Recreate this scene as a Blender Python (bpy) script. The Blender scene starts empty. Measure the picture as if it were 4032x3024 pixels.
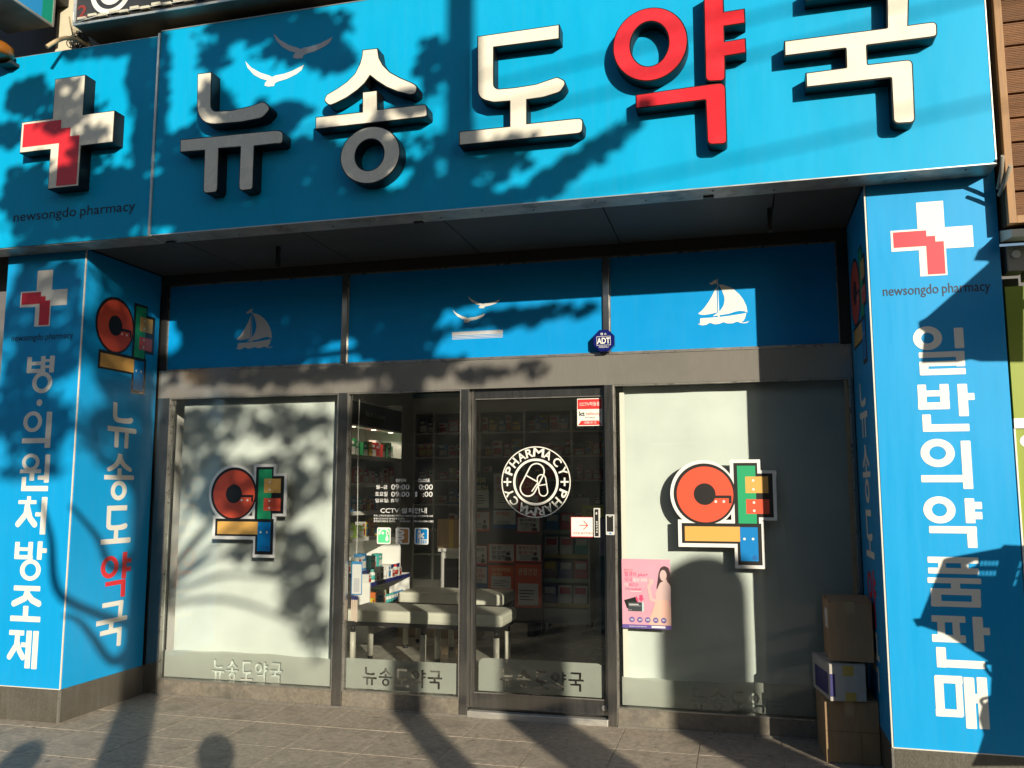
import bpy, bmesh, math, random
from mathutils import Vector, Matrix
from mathutils.geometry import delaunay_2d_cdt

scene = bpy.context.scene
COL = scene.collection
rnd = random.Random(7)
R_ = math.radians

# ------------------------------------------------------------------ camera
cam_d = bpy.data.cameras.new('camera')
cam = bpy.data.objects.new('camera', cam_d); COL.objects.link(cam)
cam.location = (1.0484, -5.0245, 1.5471)
cam.rotation_euler = (math.pi / 2 + 0.1211, 0.0, 0.2550)
cam_d.sensor_fit = 'HORIZONTAL'; cam_d.sensor_width = 36.0; cam_d.lens = 30.364
cam_d.clip_start = 0.05; cam_d.clip_end = 500
scene.camera = cam

# ------------------------------------------------------------------ sky, sun, exposure
SUN = Vector((0.67, -1.0, 0.336)).normalized()          # towards the sun
world = bpy.data.worlds.new('World'); scene.world = world; world.use_nodes = True
wn = world.node_tree.nodes; wl = world.node_tree.links
sky = wn.new('ShaderNodeTexSky'); sky.sky_type = 'NISHITA'; sky.sun_disc = False
sky.sun_elevation = math.asin(SUN.z); sky.sun_rotation = math.atan2(SUN.x, SUN.y)
sky.air_density = 1.0; sky.dust_density = 1.0
wl.new(sky.outputs[0], wn['Background'].inputs[0]); wn['Background'].inputs[1].default_value = 0.085
sun_d = bpy.data.lights.new('sun', 'SUN'); sun_d.energy = 5.0; sun_d.angle = R_(0.47); sun_d.color = (1.0, 0.90, 0.72)
sun = bpy.data.objects.new('sun', sun_d); COL.objects.link(sun)
sun.rotation_euler = SUN.to_track_quat('Z', 'Y').to_euler(); sun.location = (12, -18, 9)
scene.view_settings.view_transform = 'Standard'; scene.view_settings.look = 'None'
scene.view_settings.exposure = 0.24; scene.view_settings.gamma = 1.0
scene.cycles.transparent_max_bounces = 24; scene.cycles.max_bounces = 10
scene.cycles.caustics_reflective = False; scene.cycles.caustics_refractive = False

# ------------------------------------------------------------------ measured places (metres)
S = 0.183          # sign face stands this far in front of the pillars (y = 0)
T = 0.097          # depth of the channel letters
DY = 0.868         # shopfront plane
XL0, XL, XR, XR1 = -4.058, -3.385, 1.782, 2.4415
XM1, XM2, XM3 = -1.788, -0.830, 0.194
ZHB, ZHT, ZUT = 2.26, 2.4813, 3.1655
ZSB, ZST = 3.2346, 4.694
SJ, SR = -2.729, 2.407
DATA = {"LETTERS":{"nyu":[[[-2.3477,4.2872,0.0],[-2.2393,4.2852,0.0],[-2.2321,4.0118,0.052],[-2.0806,4.0018,0.226],[-1.9344,4.0164,0.2231],[-1.8436,4.0371,0.0446],[-1.786,3.9834,0.0665],[-1.8524,3.9202,0.0668],[-2.0087,3.9095,0.2241],[-2.3352,3.9214,0.1506]],[[-2.4558,3.8419,0.0],[-1.7495,3.831,0.0331],[-1.6964,3.818,0.0493],[-1.6966,3.7306,0.0492],[-1.7516,3.7364,0.033],[-1.9007,3.7364,0.0],[-1.8999,3.4943,0.0333],[-1.9002,3.4483,0.0509],[-2.0002,3.447,0.0514],[-2.0046,3.4988,0.0336],[-2.0038,3.7419,0.0],[-2.1601,3.7466,0.0],[-2.1567,3.5024,0.0341],[-2.1578,3.4529,0.0522],[-2.2625,3.4539,0.0527],[-2.2651,3.5072,0.0344],[-2.2676,3.745,0.0],[-2.451,3.751,0.0]]],
 "song":[[[-1.1639,4.2957,0.0],[-1.0566,4.2922,0.0],[-1.046,4.2281,0.0372],[-1.0185,4.1761,0.0493],[-0.9683,4.1213,0.0551],[-0.9003,4.0767,0.0547],[-0.827,4.0376,0.0362],[-0.7875,4.0119,0.0301],[-0.7957,3.9565,0.03],[-0.8379,3.9556,0.0302],[-0.917,3.983,0.0607],[-0.9972,4.0257,0.0613],[-1.0596,4.0726,0.0556],[-1.1056,4.1128,0.0],[-1.1401,4.0674,0.056],[-1.189,4.0281,0.0562],[-1.2631,3.9855,0.0565],[-1.3318,3.9602,0.0379],[-1.3789,3.9475,0.0318],[-1.4213,3.986,0.0319],[-1.4033,4.0266,0.0319],[-1.3281,4.0602,0.057],[-1.2659,4.0952,0.0567],[-1.2105,4.1431,0.0564],[-1.1775,4.2059,0.0563],[-1.166,4.2532,0.0376]],[[-1.4746,3.8873,0.0],[-1.1547,3.8853,0.0],[-1.1563,4.015,0.0],[-1.0535,4.0146,0.0],[-1.0485,3.8881,0.0],[-0.7708,3.8872,0.0239],[-0.726,3.8861,0.0417],[-0.719,3.803,0.0416],[-0.7637,3.801,0.0239],[-1.472,3.8019,0.0]],[["E",-1.2964,3.4128,-0.8951,3.7831],["E",-1.1935,3.5003,-1.0042,3.6983]]],
 "do":[[[-0.4073,4.2808,0.0],[0.1042,4.2842,0.0],[0.1036,4.1903,0.0],[-0.2999,4.1918,0.0],[-0.2992,3.9293,0.0384],[-0.1749,3.9248,0.1415],[-0.0427,3.9297,0.1397],[0.088,3.9595,0.037],[0.1506,3.9201,0.0504],[0.1059,3.8589,0.046],[0.0037,3.8378,0.1387],[-0.0947,3.8351,0.0],[-0.095,3.6917,0.0],[0.1825,3.6909,0.0182],[0.2416,3.6871,0.0452],[0.2361,3.5941,0.0451],[0.1771,3.5929,0.0182],[-0.5184,3.5979,0.0],[-0.5191,3.6882,0.0],[-0.2034,3.6865,0.0],[-0.2035,3.8384,0.0],[-0.3038,3.8425,0.0861],[-0.4034,3.8815,0.135]]],
 "yak":[[["E",0.4163,3.8626,0.8459,4.3108],["E",0.5208,3.9551,0.737,4.2231]],[[0.9384,4.364,0.0],[1.0499,4.3629,0.0],[1.0511,4.2254,0.0],[1.1641,4.228,0.0],[1.1649,4.1374,0.0],[1.05,4.134,0.0],[1.0501,4.0479,0.0],[1.1637,4.0519,0.0],[1.1644,3.9621,0.0],[1.05,3.956,0.0],[1.048,3.8709,0.0206],[1.0463,3.8124,0.0538],[0.9356,3.8205,0.0544],[0.9362,3.8852,0.0208]],[[0.5428,3.7932,0.0],[0.9706,3.8067,0.031],[1.0466,3.8051,0.0563],[1.0459,3.4992,0.0204],[1.0458,3.4443,0.0533],[0.936,3.4502,0.0539],[0.9356,3.5111,0.0206],[0.9327,3.7127,0.0062],[0.544,3.7063,0.0]]],
 "guk":[[[1.4907,4.312,0.0],[1.9568,4.3134,0.017],[2.0235,4.3126,0.0547],[2.001,4.009,0.0],[2.0854,4.0104,0.0166],[2.1417,4.0091,0.038],[2.1384,3.9253,0.0379],[2.1016,3.9222,0.0166],[1.7902,3.9199,0.0043],[1.7901,3.8151,0.0034],[1.9489,3.8156,0.0168],[2.0121,3.815,0.0479],[2.0085,3.5196,0.0166],[2.0071,3.4606,0.0536],[1.8968,3.4658,0.0543],[1.8984,3.5322,0.0168],[1.8998,3.7227,0.0063],[1.4698,3.721,0.0],[1.47,3.8073,0.0],[1.679,3.8114,0.0035],[1.6806,3.9176,0.0052],[1.3642,3.9154,0.0],[1.3653,4.0063,0.0],[1.8937,4.0082,0.0043],[1.9017,4.2247,0.0],[1.4886,4.2249,0.0]]]},"CROSS":{"right":[1.904,2.6994,2.3161,3.1156],
 "left":[-3.9288,2.6995,-3.5252,3.1093],
 "sign":[-3.7464,3.5932,-2.9789,4.3919]},"LCOL":[[["R",[-3.8312,2.3649,-3.7916,2.4819]],["R",[-3.7132,2.3641,-3.6753,2.4839]],["R",[-3.8296,2.42,-3.6758,2.4464]],["R",[-3.8251,2.3639,-3.6716,2.3936]],["R",[-3.639,2.3637,-3.5974,2.4842]],["R",[-3.6866,2.4407,-3.6344,2.4605]],["R",[-3.6832,2.3969,-3.631,2.4166]],["O",[-3.7763,2.2191,-3.6068,2.3721],[-3.7396,2.2496,-3.6431,2.3414]]],[["O",[-3.7281,2.1284,-3.6786,2.1762],[-3.7046,2.1512,-3.702,2.1534]]],[["O",[-3.8296,1.9446,-3.6706,2.0918],[-3.7955,1.9727,-3.7043,2.0636]],["R",[-3.8303,1.8669,-3.6228,1.9024]],["R",[-3.6351,1.8322,-3.5888,2.0855]]],[["O",[-3.8164,1.6725,-3.6688,1.7943],[-3.7852,1.6981,-3.6997,1.7686]],["R",[-3.8295,1.6576,-3.651,1.6842]],["R",[-3.7447,1.6054,-3.706,1.6628]],["R",[-3.623,1.5914,-3.5821,1.7875]],["R",[-3.6758,1.6116,-3.6117,1.6412]],["R",[-3.8091,1.5333,-3.7728,1.6312]],["R",[-3.8065,1.5333,-3.5842,1.5693]]],[["R",[-3.7541,1.4641,-3.7207,1.4979]],["R",[-3.8246,1.444,-3.6726,1.4704]],["S",[[-3.746,1.447],[-3.753,1.376],[-3.817,1.305]],0.0437],["S",[[-3.744,1.419],[-3.717,1.345],[-3.676,1.304]],0.0437],["R",[-3.6294,1.2367,-3.5824,1.4929]],["R",[-3.6761,1.3594,-3.625,1.3877]]],[["R",[-3.8278,1.0667,-3.7892,1.1836]],["R",[-3.7162,1.0689,-3.678,1.1852]],["R",[-3.8286,1.1229,-3.6787,1.1469]],["R",[-3.8239,1.0657,-3.6743,1.0948]],["R",[-3.6398,1.0653,-3.5993,1.1895]],["R",[-3.6056,1.1124,-3.5602,1.1434]],["O",[-3.773,0.9223,-3.6003,1.0668],[-3.7347,0.9511,-3.6382,1.0378]]],[["R",[-3.8139,0.8537,-3.5944,0.8876]],["S",[[-3.698,0.857],[-3.715,0.805],[-3.805,0.766]],0.043],["S",[[-3.699,0.833],[-3.655,0.792],[-3.599,0.771]],0.043],["R",[-3.7245,0.6775,-3.6815,0.753]],["R",[-3.8272,0.6478,-3.5783,0.6845]]],[["R",[-3.8269,0.5546,-3.7027,0.5882]],["S",[[-3.756,0.558],[-3.759,0.492],[-3.813,0.41]],0.0404],["S",[[-3.759,0.517],[-3.733,0.452],[-3.702,0.411]],0.0404],["R",[-3.7214,0.4781,-3.6773,0.5095]],["R",[-3.6835,0.3401,-3.6397,0.5889]],["R",[-3.6281,0.3378,-3.5832,0.5891]]]],
 "LSIDE":[["nyu",[0.3089,1.849,0.6234,2.1841]],["song",[0.3025,1.465,0.6226,1.808]],["do",[0.3034,1.1495,0.6214,1.428]],["yak",[0.3201,0.7571,0.6408,1.0836]],["guk",[0.305,0.4064,0.6287,0.7347]]],
 "LSLOGO":[0.1236,2.2702,0.7754,2.9644],
 "RCOL":[[["O",[1.9882,2.2919,2.1325,2.4226],[2.0287,2.3279,2.0925,2.3865]],["R",[2.1919,2.2964,2.2382,2.4077]],["R",[2.0118,2.25,2.2375,2.2808]],["R",[2.194,2.1986,2.2372,2.2646]],["R",[2.0122,2.2035,2.2362,2.23]],["R",[2.0124,2.1593,2.0564,2.23]],["R",[2.0129,2.1553,2.238,2.1884]]],[["R",[1.9959,1.9733,2.039,2.1056]],["R",[2.1053,1.9724,2.1502,2.1055]],["R",[1.9969,2.0403,2.1511,2.0725]],["R",[1.9948,1.9703,2.1488,2.0082]],["R",[2.1923,1.9312,2.2396,2.1036]],["R",[2.2363,2.0166,2.2724,2.0534]],["R",[2.0112,1.8529,2.0541,1.944]],["R",[2.0113,1.8513,2.2384,1.8905]]],[["O",[1.9934,1.6631,2.16,1.8128],[2.0363,1.702,2.1177,1.7737]],["R",[1.9892,1.5833,2.2343,1.6209]],["R",[2.1909,1.5478,2.2386,1.8013]]],[["O",[1.9911,1.3679,2.1469,1.5092],[2.0328,1.4042,2.1058,1.4728]],["R",[2.1923,1.3703,2.2387,1.4992]],["R",[2.2365,1.4436,2.2742,1.4807]],["R",[2.2354,1.3912,2.273,1.4292]],["R",[2.0136,1.317,2.2423,1.3541]],["R",[2.1948,1.2435,2.241,1.353]]],[["R",[1.9975,1.1631,2.2406,1.1948]],["R",[1.9973,1.108,2.2392,1.1386]],["R",[2.0478,1.1292,2.084,1.1702]],["R",[2.1562,1.1317,2.192,1.1724]],["R",[1.9918,1.0593,2.2475,1.0878]],["R",[2.1028,1.0249,2.1463,1.0655]],["R",[2.004,1.0006,2.2423,1.0331]],["R",[2.0025,0.9399,2.2385,0.9682]],["R",[2.0042,0.9388,2.0539,1.0264]],["R",[2.1974,0.9451,2.2404,1.0317]]],[["R",[2.0004,0.8609,2.1612,0.8942]],["R",[2.0264,0.794,2.0624,0.8647]],["R",[2.0984,0.7969,2.1332,0.8673]],["R",[1.9978,0.7594,2.1583,0.7975]],["R",[2.1942,0.7195,2.2425,0.8932]],["R",[2.2378,0.8027,2.273,0.8406]],["R",[2.0136,0.6315,2.0599,0.7337]],["R",[2.0136,0.6331,2.241,0.6719]]],[["R",[2.0009,0.5536,2.1306,0.5924]],["R",[1.9955,0.3874,2.1229,0.4249]],["R",[1.9973,0.3865,2.0397,0.5881]],["R",[2.096,0.3924,2.1277,0.593]],["R",[2.135,0.3348,2.1851,0.5887]],["R",[2.1962,0.3369,2.2441,0.5919]],["R",[2.179,0.4622,2.2049,0.5084]]]],
 "TXT":{"sign":[-3.8547,3.3992,-2.8533,3.4901],
 "lcol":[-3.9812,2.5869,-3.4552,2.6478],
 "rcol":[1.8492,2.5836,2.384,2.6555]},"BIRDS":[[[-2.0545,4.384,0.0],[-2.0061,4.3321,0.0],[-1.9355,4.2874,0.0],[-1.8718,4.261,0.0],[-1.8485,4.2473,0.0],[-1.8262,4.2552,0.0],[-1.7642,4.2581,0.0],[-1.6973,4.2731,0.0],[-1.6179,4.3033,0.0],[-1.6357,4.2684,0.0],[-1.674,4.2445,0.0],[-1.7404,4.2209,0.0],[-1.8076,4.2101,0.0],[-1.8276,4.2019,0.0],[-1.8337,4.1834,0.0],[-1.8745,4.1841,0.0],[-1.9033,4.1941,0.0],[-1.9006,4.2109,0.0],[-1.8853,4.2283,0.0],[-1.9339,4.2473,0.0],[-1.9868,4.281,0.0],[-2.0351,4.3358,0.0]],[[-1.8496,4.5519,0.0],[-1.8021,4.4998,0.0],[-1.7327,4.4546,0.0],[-1.67,4.4278,0.0],[-1.6471,4.414,0.0],[-1.625,4.4217,0.0],[-1.5639,4.4241,0.0],[-1.4979,4.4386,0.0],[-1.4195,4.4682,0.0],[-1.4372,4.4335,0.0],[-1.475,4.4099,0.0],[-1.5406,4.3868,0.0],[-1.6069,4.3765,0.0],[-1.6267,4.3685,0.0],[-1.6328,4.3501,0.0],[-1.673,4.3511,0.0],[-1.7014,4.3613,0.0],[-1.6986,4.378,0.0],[-1.6835,4.3953,0.0],[-1.7313,4.4146,0.0],[-1.7833,4.4486,0.0],[-1.8307,4.5037,0.0]]],
 "BIRDS2":[[-0.9352,2.7469,-0.6885,2.8496],[-0.8178,2.848,-0.5787,2.9427]],
 "BARS":[[-0.9389,2.6552,-0.5554,2.6824],[-0.9387,2.6451,-0.5554,2.6507],[-0.9386,2.6349,-0.5554,2.6405],[-0.9385,2.627,-0.5554,2.6304]],
 "BOAT":[[[0.9435,2.9052,0.0],[0.931,2.8812,0.0],[0.9144,2.8491,0.0],[0.8895,2.8065,0.0],[0.8622,2.7696,0.0],[0.8405,2.746,0.0],[0.8176,2.7294,0.0],[0.8293,2.7219,0.0],[0.8529,2.7179,0.0],[0.8872,2.7203,0.0],[0.9162,2.7256,0.0],[0.9426,2.7311,0.0]],[[0.9491,2.9627,0.0],[0.9543,2.9624,0.0],[0.9546,2.8798,0.0],[0.9572,2.7399,0.0],[0.9586,2.6988,0.0],[0.9469,2.6994,0.0],[0.952,2.8799,0.0]],[[0.9584,2.9222,0.0],[0.9897,2.9176,0.0],[1.0258,2.903,0.0],[1.059,2.8805,0.0],[1.0917,2.8471,0.0],[1.1164,2.8103,0.0],[1.1355,2.763,0.0],[1.1405,2.7193,0.0],[1.119,2.73,0.0],[1.0908,2.7342,0.0],[1.0622,2.7302,0.0],[1.0177,2.7176,0.0],[0.9616,2.711,0.0],[0.913,2.7052,0.0],[0.9371,2.7218,0.0],[0.9638,2.7422,0.0],[0.9856,2.7739,0.0],[0.9943,2.8062,0.0],[0.9938,2.8336,0.0],[0.9807,2.8782,0.0],[0.9684,2.9037,0.0]],[[0.9476,2.9568,0.0],[0.9331,2.9541,0.0],[0.9224,2.9478,0.0],[0.9115,2.9375,0.0],[0.8957,2.9371,0.0],[0.9033,2.9256,0.0],[0.9164,2.9228,0.0],[0.9298,2.9308,0.0],[0.9454,2.9257,0.0]],[[0.83,2.6958,0.0053],[0.9468,2.6981,0.0],[1.0043,2.7019,0.0],[1.0823,2.7102,0.0],[1.1328,2.717,0.0],[1.1254,2.6876,0.0],[1.1144,2.6665,0.0],[1.0986,2.6551,0.0],[1.1114,2.6531,0.0],[1.1321,2.6562,0.0],[1.1503,2.662,0.0],[1.1371,2.6505,0.0],[1.1138,2.6471,0.0],[1.0908,2.6528,0.0],[1.0705,2.6619,0.0],[1.0417,2.6511,0.0],[1.008,2.6522,0.0],[0.9823,2.6622,0.0],[0.956,2.6526,0.0],[0.9272,2.6499,0.0],[0.8935,2.6625,0.0],[0.8696,2.65,0.0],[0.8458,2.6465,0.0],[0.8249,2.6522,0.0],[0.8125,2.6618,0.0],[0.829,2.6575,0.0]]],
 "BOAT2":[-2.7136,2.6257,-2.3908,2.9478],
 "LOGO":{"white":[["E",0.6082,1.2962,1.0396,1.7367],["R",1.0002,1.3262,1.1935,1.7384],["R",1.1792,1.3471,1.2889,1.6686],["R",0.655,1.1714,1.1949,1.3485],["R",1.0151,1.0402,1.2029,1.3412]],
 "black":[["E",0.6303,1.3162,1.0323,1.7153],["R",1.0227,1.3262,1.1739,1.7168],["R",1.1504,1.3665,1.2675,1.6479],["R",0.6785,1.1961,1.183,1.3262],["R",1.0345,1.0622,1.1878,1.3264]],
 "red":["E",0.6509,1.3312,1.0176,1.6951],
 "hole":["E",0.7619,1.4435,0.9038,1.5851],
 "slit":[["R",0.8826,1.4879,1.004,1.5059],["R",0.9874,1.4552,1.0044,1.5015]],
 "green":[1.0453,1.3263,1.1611,1.6983],
 "yel":[1.0957,1.5216,1.2394,1.6282],
 "red2":[1.0966,1.3883,1.2422,1.482],
 "gap":[1.1608,1.4836,1.2459,1.5201],
 "bar":[0.6983,1.2101,1.053,1.3053],
 "blue":[1.0519,1.0874,1.164,1.3028],
 "dots":[[0.8956,1.4578,0.9123,1.4748],[0.947,1.458,0.9636,1.475],[1.1372,1.5945,1.1536,1.6114],[1.1373,1.5374,1.1536,1.5543],[1.1383,1.4528,1.1547,1.4696],[1.1385,1.4,1.1548,1.4168],[1.0707,1.2194,1.0871,1.2361],[1.125,1.2197,1.1412,1.2364]],
 "reg":[1.1268,1.0945,1.1573,1.1237]},"LOGO2":[-2.8968,1.0386,-2.2353,1.7353],
 "LOGO1":[0.6046,1.0366,1.2836,1.7398],
 "RING":[-0.5785,1.3465,-0.08,1.848],
 "HOURS":[["OPEN",[-1.3635,1.5978,-1.2864,1.6215]],["CLOSE",[-1.1934,1.5974,-1.1018,1.6209]],["월~금",[-1.5188,1.548,-1.4284,1.5769]],["09:00",[-1.3986,1.5429,-1.2576,1.5812]],["0:00",[-1.1846,1.5429,-1.0783,1.5809]],["토요일",[-1.5227,1.4954,-1.4274,1.5287]],["09:00",[-1.3976,1.4919,-1.2568,1.5288]],["1",[-1.2125,1.4921,-1.1975,1.5289]],[":00",[-1.1534,1.4923,-1.0791,1.5289]],["일요일: 휴무",[-1.5224,1.4508,-1.3369,1.4789]],["CCTV 설치안내",[-1.4792,1.3732,-1.1215,1.4144]],["목적: 고객안전 범죄예방 화재예방 시설안전등을 위한 감시 및 녹화",[-1.532,1.3485,-1.0739,1.3624]],["촬영시간:24시간 연속촬영 및 녹화",[-1.5316,1.3273,-1.2916,1.3413]],["촬영범위:매장내 전지역",[-1.5312,1.3086,-1.3687,1.3225]],["책임자:국장",[-1.331,1.31,-1.2505,1.3239]],["TEL.051-254-1283",[-1.2233,1.312,-1.0715,1.3246]]],
 "ICONS":[[-1.5031,1.1528,-1.3957,1.2708],[-1.3584,1.1539,-1.2522,1.2713],[-1.2134,1.1539,-1.1072,1.271]],
 "KT":[-0.0296,1.9843,0.1581,2.1764],
 "CARD":[-0.0808,1.2193,0.0778,1.3564],
 "SWITCH":[0.0813,1.2207,0.1243,1.4181],
 "DEVICE":[0.1503,1.2412,0.2097,1.3774],
 "ADT":[0.1077,2.4827,0.2563,2.6347],
 "POSTER":[0.271,0.6307,0.5925,1.0826],
 "FILMTXT":[[-2.8292,0.1364,-2.2224,0.2832],[-1.6047,0.1583,-0.9891,0.2844],[-0.5987,0.1885,0.0036,0.3146],[0.6932,0.1339,1.3134,0.2622]],
 "FILM":[[-3.2673,0.1222,-1.8556,0.3411],[-1.745,0.1216,-0.8573,0.3424],[-0.7456,0.1531,0.1355,0.3803],[0.4258,0.1031,1.4892,0.3318]],
 "POSTERS":[["white","높은|혈압관리|항산화",[-1.6256,0.75,-1.3276,0.9534],
 "orange"],["white","뻣뻣한관절|통증개선",[-1.3189,0.7563,-1.0274,0.9532],
 "red"],["white","건강 높은함량",[-1.8321,0.7197,-1.6378,0.9327],
 "red"],["orange","코엔자임|큐텐",[-1.6247,0.4623,-1.3329,0.7252],
 "orange"],["orange","관절건강",[-1.3243,0.2845,-1.0289,0.7448],
 "orange"],["white","깨끗한|어유(漁油)",[-1.8307,0.4765,-1.6335,0.7081],
 "blue"],["green","멀티지|오메가3",[-1.8373,1.3229,-1.5915,1.7144],
 "green"],["white","침침한 눈?|시원하게",[-1.5661,1.3341,-1.2888,1.7179],
 "white"],["red","마그네슘",[-1.2849,1.2564,-1.0305,1.6636],
 "red"],["white","루테인",[-1.5755,1.12,-1.3091,1.3215],
 "blue"],["white","흡수빠른|코칼슘",[-1.3011,1.0755,-1.0417,1.2468],
 "red"],["white","건강",[-1.8353,1.088,-1.6109,1.3005],
 "orange"]],
 "LIME":[-0.6199,1.2446,-0.3674,1.3712],
 "CROWN":[[-3.923,4.287,0.185,0.134,1.0,0],[-4.07,4.018,0.114,0.084,1.0,0],[-3.286,4.58,0.343,0.063,1.0,0],[-2.986,4.319,0.105,0.256,1.0,0],[-3.453,3.416,0.616,0.221,1.0,0],[-2.931,3.83,0.074,0.267,1.0,0],[-3.561,4.1,0.233,0.208,0.5,0],[-3.101,3.485,0.221,0.198,0.8,0],[-3.877,3.621,0.198,0.137,0.8,0],[-3.348,3.806,0.152,0.135,0.5,0],[-2.083,4.564,0.376,0.099,1.0,0],[-1.753,4.378,0.282,0.117,1.0,0],[-2.832,4.216,0.066,0.407,1.0,0],[-2.408,4.378,0.099,0.1,1.0,0],[-2.391,4.016,0.123,0.115,1.0,0],[-2.054,3.833,0.27,0.144,1.0,0],[-1.855,3.922,0.167,0.07,1.0,0],[-2.607,3.731,0.213,0.164,1.0,0],[-2.278,3.459,0.589,0.32,1.0,0],[-1.609,3.444,0.321,0.279,1.0,0],[-2.661,3.414,0.248,0.194,1.0,0],[-1.191,3.255,0.216,0.09,0.7,0],[-1.259,3.533,0.172,0.183,0.9,0],[-2.075,3.931,0.085,0.097,0.6,0],[-1.045,3.814,0.139,0.076,0.5,0],[-0.84,4.125,0.11,0.16,0.9,0],[-1.533,4.24,0.157,0.076,1.0,0],[-0.933,3.53,0.227,0.135,0.35,0],[-0.945,3.264,0.27,0.089,0.35,0],[-0.426,3.445,0.19,0.093,0.5,0],[-0.483,3.201,0.173,0.046,1.0,0],[-0.296,3.213,0.097,0.052,1.0,0],[-0.126,3.284,0.078,0.063,1.0,0],[0.015,3.373,0.077,0.063,1.0,0],[0.167,3.454,0.071,0.062,1.0,0],[0.305,3.547,0.07,0.057,1.0,0],[0.395,3.611,0.038,0.034,1.0,0],[-1.606,4.48,0.198,0.097,0.7,0],[-1.932,3.057,0.762,0.275,0.8,0],[-1.76,2.7,0.913,0.079,0.6,0],[-0.817,3.092,0.418,0.3,0.8,0],[0.039,3.049,0.323,0.061,0.72,0],[0.446,3.089,0.28,0.043,0.72,0],[-0.665,2.739,0.322,0.096,0.64,0],[-0.133,2.646,0.189,0.044,0.56,0],[0.226,2.667,0.094,0.046,0.56,0],[-1.986,2.392,0.699,0.15,0.31,1],[-2.418,2.113,0.244,0.398,0.275,1],[-1.885,1.862,0.538,0.28,0.375,1],[-1.471,2.172,0.19,0.279,0.175,1],[-1.496,1.184,0.187,0.303,0.35,1],[-1.713,1.416,0.415,0.154,0.4,1],[-1.373,0.824,0.118,0.164,0.3,1],[-0.803,2.265,0.446,0.324,0.25,1],[-3.731,2.717,0.373,0.511,0.495,1],[-3.842,2.123,0.275,0.299,0.468,1],[-3.593,1.954,0.231,0.195,0.385,1],[-3.767,1.698,0.271,0.081,0.385,1],[-3.101,2.711,0.247,0.576,0.468,1],[-3.114,2.011,0.243,0.198,0.385,1],[-2.929,1.835,0.146,0.206,0.44,1]],
 "LIMBS":[[[-3.39,0.698],[-3.296,0.694],[-3.199,0.611],[-3.03,0.475]],[[-3.631,1.457],[-3.536,1.221],[-3.411,0.82]],[[-3.397,1.437],[-3.206,1.299],[-3.065,1.124]],[[-0.469,3.165],[-0.07,3.315],[0.401,3.616]],[[-1.901,3.347],[-2.343,4.124],[-2.539,4.512]],[[-1.148,2.862],[-0.452,2.97],[0.71,3.088]]],
 "AWN":[[2.574,2.929],[2.457,2.887],[2.338,2.828],[2.312,2.771],[2.38,2.763],[2.384,2.753],[2.062,2.471],[2.02,2.449],[2.021,2.411],[2.045,2.393],[2.023,2.222],[2.198,2.22],[2.266,2.234],[2.313,2.22],[2.528,2.214]],
 "CRATE":[[2.542,1.255],[2.457,1.259],[2.364,1.262],[2.349,1.245],[2.087,1.189],[2.072,1.181],[1.946,0.876],[1.909,0.872],[1.929,0.832],[1.949,0.836],[2.061,0.8],[2.267,0.665],[2.496,0.569]],
 "CRSLOT":[[[2.253,1.176],[2.263,1.178],[2.258,1.154],[2.248,1.152]],[[2.239,1.125],[2.249,1.127],[2.243,1.103],[2.234,1.101]],[[2.271,1.176],[2.281,1.179],[2.275,1.154],[2.266,1.152]],[[2.257,1.126],[2.266,1.128],[2.261,1.103],[2.252,1.101]],[[2.289,1.177],[2.298,1.179],[2.293,1.155],[2.284,1.152]],[[2.275,1.126],[2.284,1.128],[2.279,1.104],[2.269,1.102]],[[2.307,1.177],[2.316,1.179],[2.311,1.155],[2.301,1.153]],[[2.292,1.126],[2.302,1.129],[2.297,1.104],[2.287,1.102]],[[2.324,1.177],[2.334,1.18],[2.328,1.155],[2.319,1.153]],[[2.31,1.127],[2.319,1.129],[2.314,1.105],[2.305,1.102]],[[2.18,1.152],[2.224,1.178],[2.24,1.174],[2.227,1.153],[2.193,1.14]],[[2.437,1.178],[2.443,1.178],[2.43,1.146],[2.424,1.145]],[[2.423,1.132],[2.429,1.132],[2.416,1.1],[2.41,1.1]],[[2.409,1.087],[2.415,1.087],[2.402,1.055],[2.396,1.055]]],
 "SACK":[[2.504,0.676],[2.285,0.656],[2.288,0.626],[2.274,0.503],[2.232,0.457],[2.214,0.397],[2.233,0.321],[2.205,0.241],[2.164,0.161],[2.471,0.185]],
 "LOOPS":[[[2.285,0.656],[2.249,0.664],[2.24,0.644],[2.264,0.606],[2.286,0.592]],[[2.28,0.501],[2.22,0.485],[2.211,0.47],[2.23,0.437]]]}

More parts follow.
